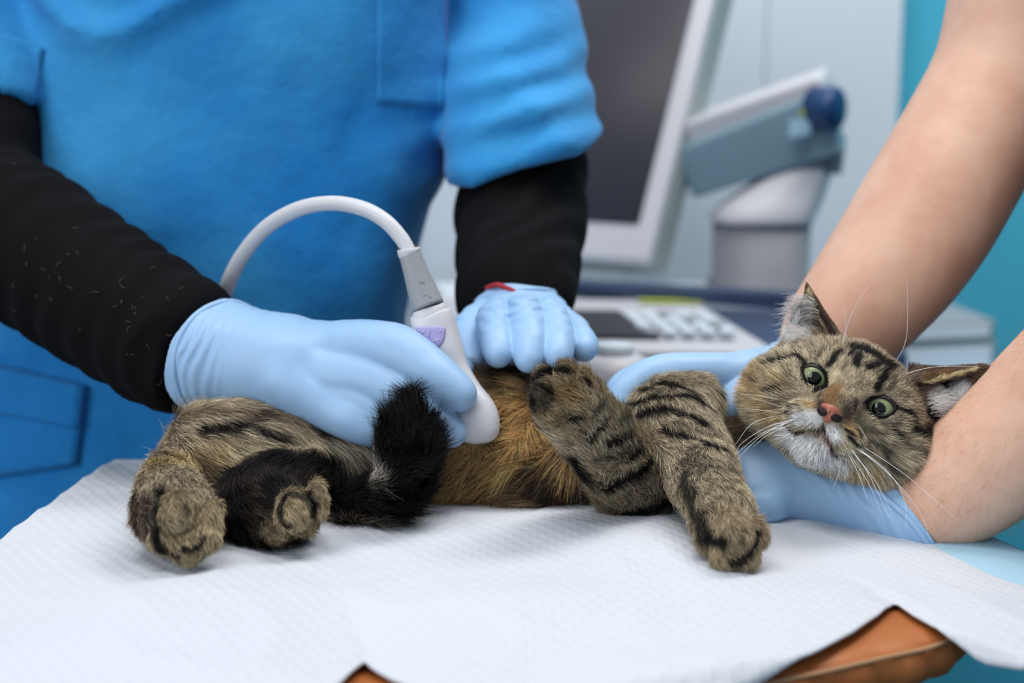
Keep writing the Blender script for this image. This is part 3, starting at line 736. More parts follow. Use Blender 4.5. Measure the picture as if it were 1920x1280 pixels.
# near hand cradling the neck
g4, _, _ = hand('glove', [(1765, 972, .80, 66), (1725, 966, .806, 68), (1640, 952, .82, 66), (1540, 924, .832, 70), (1450, 902, .838, 64), (1395, 912, .84, 56)],
     [[(1410, 900, .845, 42), (1310, 925, .86, 32), (1240, 945, .865, 26)],
      [(1410, 920, .83, 42), (1310, 947, .835, 31), (1240, 962, .838, 25)],
      [(1420, 935, .82, 40), (1330, 958, .818, 30), (1262, 968, .822, 23)],
      [(1440, 945, .81, 36), (1360, 962, .812, 27), (1310, 972, .815, 22)],
      [(1520, 900, .86, 45), (1460, 860, .87, 34), (1420, 830, .875, 27)]],
     at(1722, 962, .806), at(1790, 918, .805) - at(1690, 985, .81), .0215, asst, 'blue glove cradling the cat\'s neck on the paper')

# ================================================================== ULTRASOUND PROBE
pr = empty('ultrasound_probe', at(898, 800, .83), 'white ultrasound probe with lilac button and looped grey cable', 'ultrasound probe')
def loft(path, n=28, e=2.6, sq=.82):
    """Superellipse sections along (px,py,Y,half-width px) rows."""
    P = crom([np.append(*at4(r)) for r in path], 5); T = np.gradient(P[:, :3], axis=0); V = []
    for i in range(len(P)):
        t = T[i] / np.linalg.norm(T[i]); a = np.cross(t, (0, 1, 0)); a /= np.linalg.norm(a); b = np.cross(t, a)
        for k in range(n):
            th = 2 * math.pi * k / n; c, s = math.cos(th), math.sin(th)
            V.append(P[i, :3] + P[i, 3] * (a * math.copysign(abs(c) ** (2 / e), c) + b * sq * math.copysign(abs(s) ** (2 / e), s)))
    m = len(P); Q = [(i * n + k, i * n + (k + 1) % n, (i + 1) * n + (k + 1) % n, (i + 1) * n + k) for i in range(m - 1) for k in range(n)]
    V = np.array(V); V = np.vstack([V, P[0, :3], P[-1, :3]]); a0, a1_ = len(V) - 2, len(V) - 1
    for k in range(0, n, 2):
        Q.append((a0, (k + 2) % n, k + 1, k)); Q.append((a1_, (m - 1) * n + k, (m - 1) * n + k + 1, (m - 1) * n + (k + 2) % n))
    return V, np.array(Q)
V, Q = loft([(803, 574, .857, 30), (805, 580, .857, 32), (807, 588, .856, 34), (808, 594, .856, 40), (812, 604, .855, 43), (818, 630, .853, 44), (827, 660, .850, 43), (842, 700, .846, 40), (866, 742, .840, 40), (890, 778, .833, 43), (898, 806, .829, 40), (901, 822, .827, 32), (902, 830, .826, 16)])
pbody = link('probe_body', mesh_np('probe_body', V, Q), m_white, pr); bvp = bvh_of(V, Q)
V, Q = loft([(767, 470, .863, 20), (768, 474, .863, 21), (778, 505, .861, 23), (792, 545, .859, 28), (803, 575, .857, 31)], e=2.2, sq=.95)
rel = tag(link('strain_relief', mesh_np('strain_relief', V, Q), m_relief, pr), 'tapered grey strain relief')
V, Q = loft([(766, 466, .863, 21.5), (767, 472, .863, 22), (769, 476, .863, 21.5)], e=2.2, sq=.95); link('collar', mesh_np('collar', V, Q), m_white, pr)
bvr = bvh_of(*loft([(767, 470, .863, 20), (768, 474, .863, 21), (778, 505, .861, 23), (792, 545, .859, 28), (803, 575, .857, 31)], e=2.2, sq=.95))
for a, b in (((785, 527), (797, 533)), ((787, 533), (796, 527)), ((804, 554), (809, 559)), ((793, 555), (799, 553))):
    pa, na = hit(bvr, *a); pb, nb = hit(bvr, *b)
    if pa is not None and pb is not None:
        V, Q = tube([pa, (pa + pb) / 2 + na * .0001, pb], .0002, 6); link('scuff_mark', mesh_np('scuff_mark', V, Q), m_ink, rel)
# lilac button
out = [(781, 614), (800, 612), (832, 613), (834, 628), (830, 642), (820, 651), (806, 640), (786, 628)]
cen = np.mean(out, 0); bm = bmesh.new(); rings = []
for s, off in ((1.0, .0002), (.97, .0009), (.86, .0013), (.45, .0011)):
    rg = []
    for q in crom(np.array(out + out[:1]), 5)[:-1]:
        p = cen + (q - cen) * s; l, n = hit(bvp, *p); rg.append(bm.verts.new(l + n * off))
    rings.append(rg)
for A, B in zip(rings[:-1], rings[1:]):
    for k in range(len(A)): bm.faces.new((A[k], A[(k + 1) % len(A)], B[(k + 1) % len(A)], B[k]))
bm.faces.new(rings[-1]); btn = tag(link('button', bm_mesh('button', bm), m_lilac, pbody), 'lilac rubber button')
# ridges and raised mark on the button
for a, b in (((806, 618), (806, 632)), ((784, 621), (790, 619)), ((792, 624), (798, 620)), ((812, 640), (826, 636)), ((822, 622), (827, 620))):
    pa, na = hit(bvp, *a); pb, nb = hit(bvp, *b)
    V, Q = tube([pa + na * .0012, (pa + pb) / 2 + na * .0014, pb + nb * .0012], .0003, 6); link('button_ridge', mesh_np('button_ridge', V, Q), m_white if a[0] != 806 else m_lilac, pbody)
# orientation nub at the side of the head
nb = at(929, 786, .832); f_ = Field(nb - .008, nb + .008, .0006); f_.add(EL(nb, (.0022, .0025, .0034)), .001)
V, Q = f_.mesh('orientation_nub', 1); link('orientation_nub', mesh_np('orientation_nub', V, Q), m_white, pbody)
# cable: loops up and down behind the forearm to the floor side of the table
cr = wl([(768, 474, .863, 14), (752, 446, .866, 14.5), (722, 414, .870, 14.5), (680, 391, .877, 14.5), (622, 381, .888, 14.5), (560, 392, .90, 14.5), (500, 426, .915, 14.5), (455, 478, .93, 14.5), (427, 535, .945, 14.5), (412, 600, .962, 14.5)]) + [np.array([-.20, .985, .94, .0051]), np.array([-.16, 1.012, .86, .0051]), np.array([-.10, 1.03, .7, .0051]), np.array([.05, 1.06, .5, .0051]), np.array([.17, 1.35, .30, .0051])]
cr = crom(np.array(cr), 8); V, Q = tube(cr[:, :3], cr[:, 3], 14); link('cable', mesh_np('cable', V, Q), m_relief if False else m_white, pr)

# ================================================================== THE CAT
TAN, GREY, GING, BLK = lin((178, 162, 136)), lin((164, 150, 130)), lin((190, 150, 96)), lin((22, 18, 19))
WHT, BRN, CRM, DGR = lin((252, 250, 250)), lin((92, 70, 56)), lin((222, 200, 164)), lin((92, 80, 70))
MIX = lin((128, 104, 74))
prims = []                                        # (shape, flow, fur length, colour, density)
FLD = Field(at(215, 1085, .70) * [1, 0, 0] + [0, .675, .895], np.array([.285, .965, 1.105]), .0015)
def limb(rows, length, col, k=.012, shrink=.004, dens=1.0, flow=None, n=4):
    P = crom([np.append(*at4(r)) for r in rows], n)
    for a, b in zip(P[:-1], P[1:]):
        p = RC(a[:3], b[:3], max(.003, a[3] - shrink), max(.003, b[3] - shrink)); FLD.add(p, k)
        f = (b[:3] - a[:3]) if flow is None else np.array(flow, float)
        prims.append((p, f / np.linalg.norm(f), length, col, dens))
def lobes(rows, length, col, flow, k=.0022, shrink=.0014, dens=1.6):
    for r in rows:
        c, rad = at4(r[:4]); v = np.array(r[4:7]) if len(r) > 4 else np.array((0, .006, .004))
        p = RC(c + v, c, rad * .92 - shrink, rad - shrink); FLD.add(p, k); f = np.array(flow, float)
        prims.append((p, f / np.linalg.norm(f), length, col, dens))
# trunk, from rump to neck
limb([(400, 880, .885, 85), (520, 870, .89, 100), (700, 862, .892, 112), (860, 850, .888, 132), (980, 848, .882, 132), (1110, 858, .874, 112), (1260, 862, .870, 92), (1380, 838, .872, 76), (1470, 815, .868, 84)], .020, MIX, .02, .008, flow=(-1, -.15, -.35))
limb([(1150, 915, .85, 62), (1260, 925, .852, 52)], .013, GREY, .012, .004, flow=(-.6, -.2, -1))
# haunch
limb([(325, 862, .842, 74), (430, 852, .842, 92), (560, 870, .848, 90), (680, 892, .852, 66)], .013, TAN, .014, .005, flow=(1, -.25, -.30))
# first hind leg, sole towards the camera
limb([(305, 880, .825, 64), (300, 912, .785, 60), (318, 948, .75, 66), (338, 975, .728, 60)], .008, TAN, .010, .003, 1.2)
lobes([(312, 1008, .716, 36), (352, 1026, .709, 37), (388, 1008, .712, 30), (396, 975, .718, 24), (330, 965, .708, 30)], .0045, lin((166, 148, 116)), (.3, -.6, -.7))
# second hind leg, dark
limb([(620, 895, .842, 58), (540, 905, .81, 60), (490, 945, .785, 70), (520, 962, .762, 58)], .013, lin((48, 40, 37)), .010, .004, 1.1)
lobes([(518, 985, .748, 30), (548, 962, .738, 38), (591, 928, .744, 24), (598, 955, .742, 22), (572, 984, .744, 27)], .0045, lin((160, 142, 112)), (.5, -.6, -.4))
# tail, curled up with a black tip
limb([(560, 920, .845, 42), (630, 945, .818, 48), (700, 940, .803, 56), (752, 895, .795, 57), (768, 835, .792, 58), (766, 786, .792, 55)], .017, BLK, .008, .0082, 1.4)
# foreleg that points up and left
limb([(1215, 928, .84, 76), (1180, 892, .818, 72), (1130, 828, .792, 63), (1085, 776, .777, 57), (1060, 752, .770, 56)], .0095, TAN, .010, .0035, 1.3)
lobes([(1022, 722, .762, 25), (1018, 752, .755, 29), (1046, 776, .754, 27), (1062, 716, .760, 27), (1090, 722, .768, 24)], .005, lin((160, 140, 106)), (-.7, -.5, .4))
# foreleg that hangs down to the paper
limb([(1225, 770, .852, 50), (1262, 768, .85, 56), (1318, 752, .85, 40)], .009, TAN, .010, .003, 1.3, flow=(.2, -.2, -1))
limb([(1255, 790, .842, 74), (1282, 832, .825, 72), (1310, 880, .803, 66), (1338, 930, .766, 56), (1364, 985, .735, 52)], .009, TAN, .010, .0035, 1.3)
lobes([(1334, 1012, .727, 32), (1360, 1040, .715, 32), (1397, 1040, .714, 33), (1416, 1006, .722, 27), (1378, 1004, .714, 36)], .005, lin((158, 140, 112)), (.4, -.5, -.8))

# head, in a frame of its own: u to the right along the eyes, v up the face, w out of the face (in pixels of 0.3 mm)
HC = at(1575, 775, .805); HS = mpp(1575, 775, .805)
hw_ = -ray(1575, 775); h_up = np.array([0, math.sin(PITCH), math.cos(PITCH)]); h_r = np.cross(h_up, hw_); h_r /= np.linalg.norm(h_r); h_up = np.cross(hw_, h_r)
TA = math.radians(25)
HU = math.cos(TA) * h_r - math.sin(TA) * h_up; HV = math.sin(TA) * h_r + math.cos(TA) * h_up; HW = hw_
HR = np.array([HU, HV, HW])
def hp(u, v, w): return HC + HS * (u * HU + v * HV + w * HW)
def huv(P): return ((P - HC) @ HR.T) / HS
NOSE = hp(-16, -4, 100)
def hel(u, v, w, a, b, c, k=.010, shrink=0.0, length=.006, col=TAN, dens=2.4):
    p = EL(hp(u, v, w), (a * HS - shrink, b * HS - shrink, c * HS - shrink), HR); FLD.add(p, k); prims.append((p, None, length, col, dens))
hel(-8, 28, -95, 172, 122, 150, length=.009, shrink=.003)            # cranium
hel(-112, -22, -55, 84, 78, 88, .014, .003, .011); hel(100, -22, -55, 86, 82, 88, .014, .003, .011)   # cheeks
hel(-8, 28, -22, 126, 96, 72)                                          # face
hel(-8, -70, -10, 96, 52, 74, .012, .003, .010)                        # jaw
P = [(-8, 70, 22, 40), (-8, 40, 48, 34), (-12, 14, 78, 28), (-15, 2, 86, 26)]
for a, b in zip(P[:-1], P[1:]):
    p = RC(hp(*a[:3]), hp(*b[:3]), a[3] * HS, b[3] * HS); FLD.add(p, .007); prims.append((p, None, .0035, TAN, 2.8))
hel(-48, -34, 64, 45, 34, 40, .005, .001, .0045, TAN, 2.8); hel(20, -36, 64, 45, 34, 40, .005, .001, .0045, TAN, 2.8)
hel(-18, -78, 52, 38, 30, 36, .006, .001, .006, WHT, 2.6)
hel(128, 88, -100, 42, 42, 45, .008, 0, .010, BRN); hel(-106, 90, -95, 42, 36, 42, .008, 0, .008, TAN)
# ears: curved shells, a fan of ribs from the tip to a curved base
def ear(tip, base, col):
    T = hp(*tip)
    for b in crom(np.array(base, float), 8):
        p = RC(hp(*b), T, 7.5 * HS, 4.2 * HS); FLD.add(p, .0016)
    B = np.mean([hp(*b) for b in base], 0); f = T - B; f /= np.linalg.norm(f)
    q = RC(B, T, 60 * HS, 8 * HS); prims.append((q, f, .0028, col, 2.2)); return q, f
ear_l = ear((-160, 196, -75), [(-70, 126, -42), (-54, 122, -85), (-84, 116, -125), (-128, 98, -125), (-150, 74, -75)], BRN)
ear_r = ear((203, 190, -75), [(90, 110, -38), (86, 134, -85), (112, 136, -128), (152, 102, -130), (172, 62, -80)], BRN)
# eye openings
EYES = [(-71, 43, -16), (60, 43, 18)]             # centre u, v and slant in degrees
EHW, EHH = 27.0, 17.8
def lens_uv(u, v, e):
    a = math.radians(e[2]); du, dv = u - e[0], v - e[1]; x = du * math.cos(a) + dv * math.sin(a); y = -du * math.sin(a) + dv * math.cos(a)
    R = (EHW ** 2 + EHH ** 2) / (2 * EHH); o = R - EHH
    return np.maximum(np.hypot(x, y - o) - R, np.hypot(x, y + o) - R)
for e in EYES:
    def fn(x, y, z, e=e):
        u = ((x - HC[0]) * HU[0] + (y - HC[1]) * HU[1] + (z - HC[2]) * HU[2]) / HS; v = ((x - HC[0]) * HV[0] + (y - HC[1]) * HV[1] + (z - HC[2]) * HV[2]) / HS
        w = ((x - HC[0]) * HW[0] + (y - HC[1]) * HW[1] + (z - HC[2]) * HW[2]) / HS
        return np.maximum(lens_uv(u, v, e) + 1, -w - 2) * HS
    c = hp(e[0], e[1], 30); FLD.carve(FN(fn, c - .02, c + .02), .0022)
# mouth groove
MOUTH = [[(-15, -22, 106), (-15, -34, 108), (-15, -46, 104)], [(-15, -46, 103), (-36, -62, 96), (-62, -68, 82), (-82, -62, 62)], [(-15, -46, 103), (4, -66, 96), (26, -78, 82), (44, -78, 60)]]
for m_ in MOUTH:
    P = crom(np.array(m_, float), 5)
    for a, b in zip(P[:-1], P[1:]): FLD.carve(RC(hp(*a), hp(*b), 3.2 * HS, 3.2 * HS), .0022)
FLD.displace(lambda x, y, z: -.0012 * fbm(x * 60, y * 60, z * 60, 2))
CV, CQ = FLD.mesh('cat_body', 2)
cat = empty('cat', at(900, 985, .86), 'brown tabby cat with green eyes lying on its back on the paper', 'cat')
cme = mesh_np('cat_body', CV, CQ)
bvc = bvh_of(CV, CQ)

# ------------------------------------------------------------------ coat pattern: strokes laid on the coat
strokes = []
def paint(col, rad, pts, soft=.35, amt=1.0):
    out = []
    for q in crom(np.array(pts, float), 5) if len(pts) > 1 else [np.array(pts[0], float)]:
        l, n = hit(bvc, q[0], q[1])
        if l is not None: out.append(l)
    if out: strokes.append((np.array(out), rad * .0003, soft, col, amt))
B = BLK
# trunk
paint(GING, 55, [(840, 850), (900, 800), (960, 760)], .6); paint(GING, 50, [(830, 900), (900, 880), (1000, 850)], .6); paint(lin((196, 150, 92)), 30, [(960, 790), (985, 830)], .7)
paint(GING, 30, [(800, 955), (860, 930)], .6)
paint(BRN, 30, [(900, 700), (930, 700), (980, 715)], .6); paint(B, 31.2, [(935, 718), (985, 725), (1010, 740)], .6, .8)
paint(B, 33.8, [(1000, 905), (1060, 920), (1110, 925)], .7, .85); paint(B, 20.8, [(1080, 860), (1110, 905)], .6); paint(B, 13.0, [(888, 880)], .8, .8); paint(B, 23.4, [(960, 900), (1040, 890)], .7, .7)
paint(MIX, 14, [(900, 950), (1100, 955)], .6)
# haunch and hind legs
paint(B, 14.3, [(385, 808), (450, 805), (505, 782)], .5); paint(B, 11.7, [(493, 815), (530, 828)], .5); paint(BRN, 16, [(330, 790), (420, 775), (520, 790), (620, 812)], .8, .7)
paint(B, 10.4, [(590, 808), (640, 830)], .6); paint(DGR, 14, [(300, 812), (340, 800)], .8, .6)
paint(lin((198, 172, 130)), 26, [(300, 868), (360, 868), (430, 850)], .7); paint(lin((196, 180, 148)), 14, [(440, 845), (520, 845), (600, 840)], .7)
paint(B, 20, [(432, 893), (500, 872), (567, 862), (625, 874)], .5); paint(B, 40, [(432, 950), (480, 985)], .6, .75); paint(B, 26.0, [(500, 1010), (440, 1000)], .5); paint(B, 20.8, [(515, 905), (505, 940)], .5)
paint(BRN, 18, [(248, 905), (258, 960), (262, 1010)], .7); paint(B, 11.7, [(298, 920), (302, 935)], .6); paint(B, 10.4, [(296, 955), (292, 1000), (302, 1030)], .5); paint(DGR, 16, [(275, 940), (280, 1000)], .7)
paint(B, 5.2, [(345, 1034), (366, 1026), (382, 1010)], .5); paint(B, 5.2, [(322, 1040), (334, 1044)], .5); paint(B, 7.8, [(345, 950), (352, 962)], .6, .7)
paint(B, 6.5, [(535, 930), (528, 955), (540, 985)], .5); paint(B, 6.5, [(580, 925), (590, 945), (592, 965)], .5); paint(B, 7.8, [(540, 925), (570, 935)], .5, .8); paint(BRN, 12, [(520, 980)], .7)
# tail
paint(B, 58, [(767, 745), (772, 847), (752, 920)], .3); paint(B, 40, [(650, 905), (690, 930)], .4); paint(lin((206, 194, 178)), 22, [(688, 838), (722, 878)], .6, .9); paint(lin((190, 176, 156)), 17, [(640, 842), (690, 846)], .7, .9); paint(lin((120, 108, 94)), 13, [(610, 988), (680, 972), (730, 962)], .7, .9)
# foreleg up
paint(B, 13.0, [(1140, 915), (1180, 892), (1215, 870)], .4); paint(B, 7.8, [(1135, 832), (1176, 818)], .5); paint(B, 7.8, [(1106, 824), (1122, 806), (1136, 790)], .5); paint(B, 7.8, [(1180, 855), (1200, 845)], .5); paint(B, 16.9, [(1170, 962), (1210, 955), (1255, 938)], .5)
paint(B, 6.5, [(1012, 727), (1030, 736), (1044, 745)], .5); paint(B, 7, [(1000, 745), (1003, 775), (1020, 795)], .6); paint(B, 6.5, [(1062, 784), (1086, 776)], .5); paint(B, 11.7, [(1012, 705), (1035, 695), (1060, 698)], .5); paint(lin((160, 124, 72)), 16, [(1060, 735), (1075, 745)], .8, .8); paint(B, 5.2, [(1095, 715), (1105, 730)], .5)
paint(lin((168, 156, 130)), 10, [(1110, 700), (1180, 790), (1240, 850)], .7, .7); paint(B, 7.8, [(1160, 795), (1180, 780)], .5, .7); paint(BRN, 5, [(1150, 870), (1165, 860)], .6)
paint(B, 6, [(1108, 775), (1130, 760)], .5, .8); paint(B, 6, [(1148, 852), (1176, 842)], .5, .8); paint(B, 5, [(1116, 862), (1138, 850)], .5, .7); paint(B, 7, [(1190, 902), (1240, 882)], .5, .7); paint(B, 5, [(1075, 800), (1095, 808)], .5, .7); paint(B, 5, [(1190, 822), (1205, 835)], .5, .7)
# foreleg down
paint(B, 6, [(1292, 866), (1335, 880), (1378, 886)], .5, .7); paint(B, 5, [(1318, 905), (1385, 908)], .6, .6); paint(B, 5, [(1335, 940), (1395, 942)], .6, .5); paint(B, 5, [(1230, 742), (1260, 735)], .5, .6); paint(B, 6, [(1270, 800), (1320, 815), (1345, 822)], .5, .6)
paint(B, 8.5, [(1205, 733), (1247, 722), (1279, 731), (1302, 745)], .4); paint(B, 8.5, [(1175, 762), (1226, 750), (1279, 747), (1318, 760), (1338, 775)], .4); paint(B, 9.8, [(1196, 783), (1247, 771), (1297, 785), (1325, 800)], .4)
paint(B, 8.5, [(1242, 811), (1288, 821), (1324, 835), (1360, 846)], .4); paint(B, 7.8, [(1350, 732), (1347, 745)], .5); paint(B, 7.8, [(1300, 850), (1340, 868), (1372, 876)], .6, .6); paint(B, 7.8, [(1280, 872), (1320, 892)], .6, .5)
paint(B, 16.9, [(1285, 895), (1303, 945), (1314, 985), (1322, 1012)], .5, .9); paint(B, 7.8, [(1330, 920), (1370, 920)], .6, .5); paint(B, 10.4, [(1330, 1012), (1360, 1018)], .5); paint(B, 6.5, [(1370, 1055), (1400, 1046), (1414, 1022), (1420, 1000)], .4); paint(B, 6.5, [(1390, 1010), (1396, 1035)], .6, .5)
paint(lin((186, 172, 150)), 9, [(1225, 830), (1255, 880), (1280, 940)], .8, .7); paint(lin((120, 108, 98)), 25, [(1190, 920), (1230, 930)], .8, .6)
paint(DGR, 40, [(1410, 800), (1450, 830)], .6, .8)
# face
W = WHT
paint(B, 6, [(1690, 832), (1728, 848)], .6, .75); paint(B, 5, [(1640, 862), (1692, 880)], .6, .7); paint(B, 5, [(1660, 790), (1690, 796)], .6, .6); paint(B, 4, [(1640, 826), (1672, 852)], .6, .55); paint(B, 5, [(1416, 690), (1428, 700)], .6, .7); paint(B, 4, [(1432, 750), (1452, 752)], .6, .6); paint(B, 4, [(1540, 655), (1530, 672)], .6, .7); paint(B, 4, [(1580, 690), (1590, 680)], .6, .6); paint(B, 5, [(1690, 735), (1706, 745)], .6, .7); paint(B, 4, [(1668, 730), (1680, 715)], .6, .7); paint(BRN, 7, [(1500, 880), (1560, 902)], .7, .7); paint(B, 4, [(1505, 645), (1530, 640)], .6, .6)
paint(GING, 22, [(1410, 700), (1408, 730), (1425, 765)], .9, .55); paint(lin((196, 166, 122)), 18, [(1445, 705), (1460, 715)], .9, .6); paint(lin((196, 160, 110)), 16, [(1440, 770), (1465, 790)], .9, .7)
paint(B, 6.5, [(1436, 681), (1465, 671), (1492, 663), (1507, 680)], .4); paint(B, 6.5, [(1436, 731), (1455, 725)], .5); paint(B, 7.8, [(1408, 710), (1415, 725)], .6, .6)
paint(lin((150, 108, 62)), 22, [(1560, 730), (1552, 752)], .8, .9); paint(lin((84, 60, 44)), 9, [(1536, 744), (1530, 756)], .8, .8); paint(lin((70, 52, 42)), 10, [(1592, 762), (1588, 776)], .8, .8); paint(BRN, 10, [(1540, 740), (1535, 755)], .7, .6); paint(GING, 11, [(1593, 795), (1600, 805)], .8, .8); paint(GING, 10, [(1522, 757), (1510, 752)], .8, .8)
paint(CRM, 9, [(1556, 716), (1565, 700)], .6); paint(CRM, 8, [(1608, 744), (1622, 735), (1636, 731)], .6); paint(CRM, 5, [(1520, 728), (1532, 733)], .6); paint(CRM, 5, [(1620, 776), (1645, 781)], .6)
paint(B, 5.2, [(1528, 731), (1546, 724)], .5); paint(B, 7.8, [(1606, 752), (1600, 772)], .6, .85); paint(B, 6.5, [(1545, 765), (1540, 756)], .6, .6); paint(BRN, 8, [(1585, 772), (1590, 782)], .7, .8)
paint(B, 8.5, [(1555, 682), (1573, 661)], .45); paint(B, 19.5, [(1606, 652), (1632, 660), (1664, 682)], .35); paint(B, 11.7, [(1690, 700), (1700, 720)], .6, .6); paint(B, 9.1, [(1605, 682), (1611, 664)], .5); paint(B, 9.1, [(1627, 690), (1646, 681)], .5); paint(B, 6.5, [(1593, 668), (1596, 655)], .5); paint(B, 9.1, [(1662, 678), (1680, 690)], .5, .8)
paint(B, 9.8, [(1646, 726), (1661, 698)], .45); paint(B, 6.5, [(1675, 762), (1700, 767), (1714, 782), (1717, 806)], .4); paint(B, 15.6, [(1714, 810), (1740, 812)], .5); paint(B, 7.8, [(1740, 770), (1752, 785)], .6)
paint(B, 4.5, [(1588, 806), (1601, 814)], .5); paint(B, 5.2, [(1610, 806), (1613, 816)], .5); paint(B, 4.5, [(1591, 819), (1611, 836)], .5); paint(B, 5.9, [(1680, 805), (1688, 818)], .6); paint(B, 5.2, [(1650, 830), (1660, 840)], .6, .7); paint(B, 3.9, [(1565, 815), (1570, 830)], .6, .7); paint(B, 5.2, [(1630, 800), (1650, 812)], .7, .5)
paint(B, 3.2, [(1478, 759), (1495, 762)], .6); paint(B, 3.2, [(1473, 773), (1496, 774)], .6); paint(B, 3.9, [(1496, 754), (1500, 752)], .6); paint(B, 3.2, [(1480, 800), (1500, 806)], .6, .7)
paint(B, 7.8, [(1660, 852), (1676, 884)], .6, .8); paint(B, 7.8, [(1540, 898), (1585, 908)], .7, .7); paint(GING, 16, [(1590, 888), (1640, 888)], .9, .6); paint(BRN, 8, [(1480, 860), (1510, 880)], .8, .6)
paint(W, 13, [(1498, 783), (1522, 780), (1530, 788)], .6); paint(W, 12, [(1558, 806), (1566, 818)], .6); paint(W, 19, [(1478, 825), (1510, 842), (1545, 862), (1575, 872)], .6); paint(W, 12, [(1462, 806), (1475, 812)], .8, .7)
paint(lin((40, 28, 27)), 4.0, [(1543, 797), (1543, 806), (1522, 807), (1490, 808), (1474, 800)], .5); paint(lin((40, 28, 27)), 4.0, [(1545, 806), (1552, 826), (1562, 845), (1569, 860)], .5)
paint(lin((150, 120, 110)), 6, [(1525, 812), (1540, 815), (1552, 828)], .8, .8)
paint(W, 22, [(1498, 600), (1490, 625)], .5); paint(W, 14, [(1512, 575), (1508, 600)], .5); paint(lin((226, 200, 150)), 4, [(1516, 545), (1535, 590), (1550, 625)], .6)
paint(lin((50, 38, 32)), 8, [(1520, 560), (1545, 600), (1565, 628)], .5); paint(lin((226, 200, 150)), 4, [(1828, 690), (1770, 708), (1735, 716)], .6); paint(W, 22, [(1795, 732), (1762, 750)], .6); paint(lin((110, 78, 46)), 8, [(1735, 702), (1780, 694)], .5); paint(B, 10.4, [(1740, 775), (1756, 760)], .6)

def coat(P):
    """Colour, flow and fur length of the coat at points P."""
    n = len(P); wsum = np.zeros(n) + 1e-9; col = np.zeros((n, 3)); flow = np.zeros((n, 3)); ln = np.zeros(n); de = np.zeros(n)
    rad = P - NOSE; rad /= np.linalg.norm(rad, axis=1)[:, None] + 1e-9
    for p, f, L, c, d in prims:
        m = np.all((P > p.lo - .02) & (P < p.hi + .02), 1)
        if not m.any(): continue
        q = P[m]; w = np.exp(-np.clip(p.d(q[:, 0], q[:, 1], q[:, 2]), -.001, None) / .0028)
        wsum[m] += w; col[m] += w[:, None] * c; ln[m] += w * L; de[m] += w * d
        flow[m] += w[:, None] * (rad[m] if f is None else f)
    col /= wsum[:, None]; ln /= wsum; de /= wsum; flow /= np.linalg.norm(flow, axis=1)[:, None] + 1e-9
    # soft mottling of the tabby ground
    g = fbm(P[:, 0] * 70, P[:, 1] * 70, P[:, 2] * 70, 2) + .9 * noise3(P[:, 0] * 330, P[:, 1] * 330, P[:, 2] * 330); col = col * np.clip(1 + .26 * g, .4, 1.5)[:, None]
    wob = .0009 * np.stack([noise3(P[:, 0] * 260 + s, P[:, 1] * 260, P[:, 2] * 260) for s in (0, 31, 67)], 1); PW = P + wob
    for pts, r, soft, c, amt in strokes:
        m = np.all((P > pts.min(0) - r * 2.2) & (P < pts.max(0) + r * 2.2), 1)
        if not m.any(): continue
        q = PW[m]; dm = np.full(len(q), 9.0)
        if len(pts) == 1: dm = np.linalg.norm(q - pts[0], axis=1)
        for a, b in zip(pts[:-1], pts[1:]):
            ab = b - a; t = np.clip(((q - a) @ ab) / (ab @ ab + 1e-12), 0, 1); dm = np.minimum(dm, np.linalg.norm(q - a - t[:, None] * ab, axis=1))
        x = np.clip((r * (1 + soft) - dm) / (2 * r * soft), 0, 1); x = x * x * (3 - 2 * x) * amt
        col[m] = col[m] * (1 - x[:, None]) + c * x[:, None]
    return np.clip(col, 0, 1), flow, ln, de
vc, vf, vl, vd = coat(CV)
uvw = huv(CV)
lens = np.minimum(lens_uv(uvw[:, 0], uvw[:, 1], EYES[0]), lens_uv(uvw[:, 0], uvw[:, 1], EYES[1]))
front = uvw[:, 2] > 0
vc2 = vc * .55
near_eye = front & (lens < 5); vc2[near_eye] = BLK * .7
md_ = np.full(len(CV), 99.0)
for m_ in MOUTH:
    for q in crom(np.array(m_, float), 6): md_ = np.minimum(md_, np.linalg.norm(uvw - q, axis=1))
vc2[md_ < 7] = lin((58, 40, 38))
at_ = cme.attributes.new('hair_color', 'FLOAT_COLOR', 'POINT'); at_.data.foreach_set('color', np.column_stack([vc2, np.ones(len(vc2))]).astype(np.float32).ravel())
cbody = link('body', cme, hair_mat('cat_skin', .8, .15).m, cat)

# ------------------------------------------------------------------ fur
tri = np.vstack([CQ[:, [0, 1, 2]], CQ[:, [0, 2, 3]]])
e1, e2 = CV[tri[:, 1]] - CV[tri[:, 0]], CV[tri[:, 2]] - CV[tri[:, 0]]; cr_ = np.cross(e1, e2); ar = np.linalg.norm(cr_, axis=1); fn_ = cr_ / (ar[:, None] + 1e-12)
VN = np.zeros_like(CV)
for k in range(3): np.add.at(VN, tri[:, k], cr_)
VN /= np.linalg.norm(VN, axis=1)[:, None] + 1e-12
if np.mean(np.sum(VN * (CV - np.array(cat.location)), 1)) < 0: VN = -VN
tc = CV[tri].mean(1); td = vd[tri].mean(1); vis = np.sum(VN[tri].mean(1) * (np.array([0, 0, CAM_Z]) - tc), 1) > -.25
under = tc[:, 2] < TZ + .004
wt = ar * td * np.where(vis, 1.0, .35) * np.where(under, .3, 1)
NH = 300000
ti = rng.choice(len(tri), NH, p=wt / wt.sum()); r1, r2 = rng.random(NH), rng.random(NH); s_ = np.sqrt(r1)
ba = np.stack([1 - s_, s_ * (1 - r2), s_ * r2], 1)
def itp(A): return np.einsum('nk,nkc->nc', ba, A[tri[ti]]) if A.ndim == 2 else np.einsum('nk,nk->n', ba, A[tri[ti]])
R0, RN = itp(CV), itp(VN); RN /= np.linalg.norm(RN, axis=1)[:, None]
hf, hl = itp(vf), itp(vl); hf /= np.linalg.norm(hf, axis=1)[:, None] + 1e-9; huvw = huv(R0)
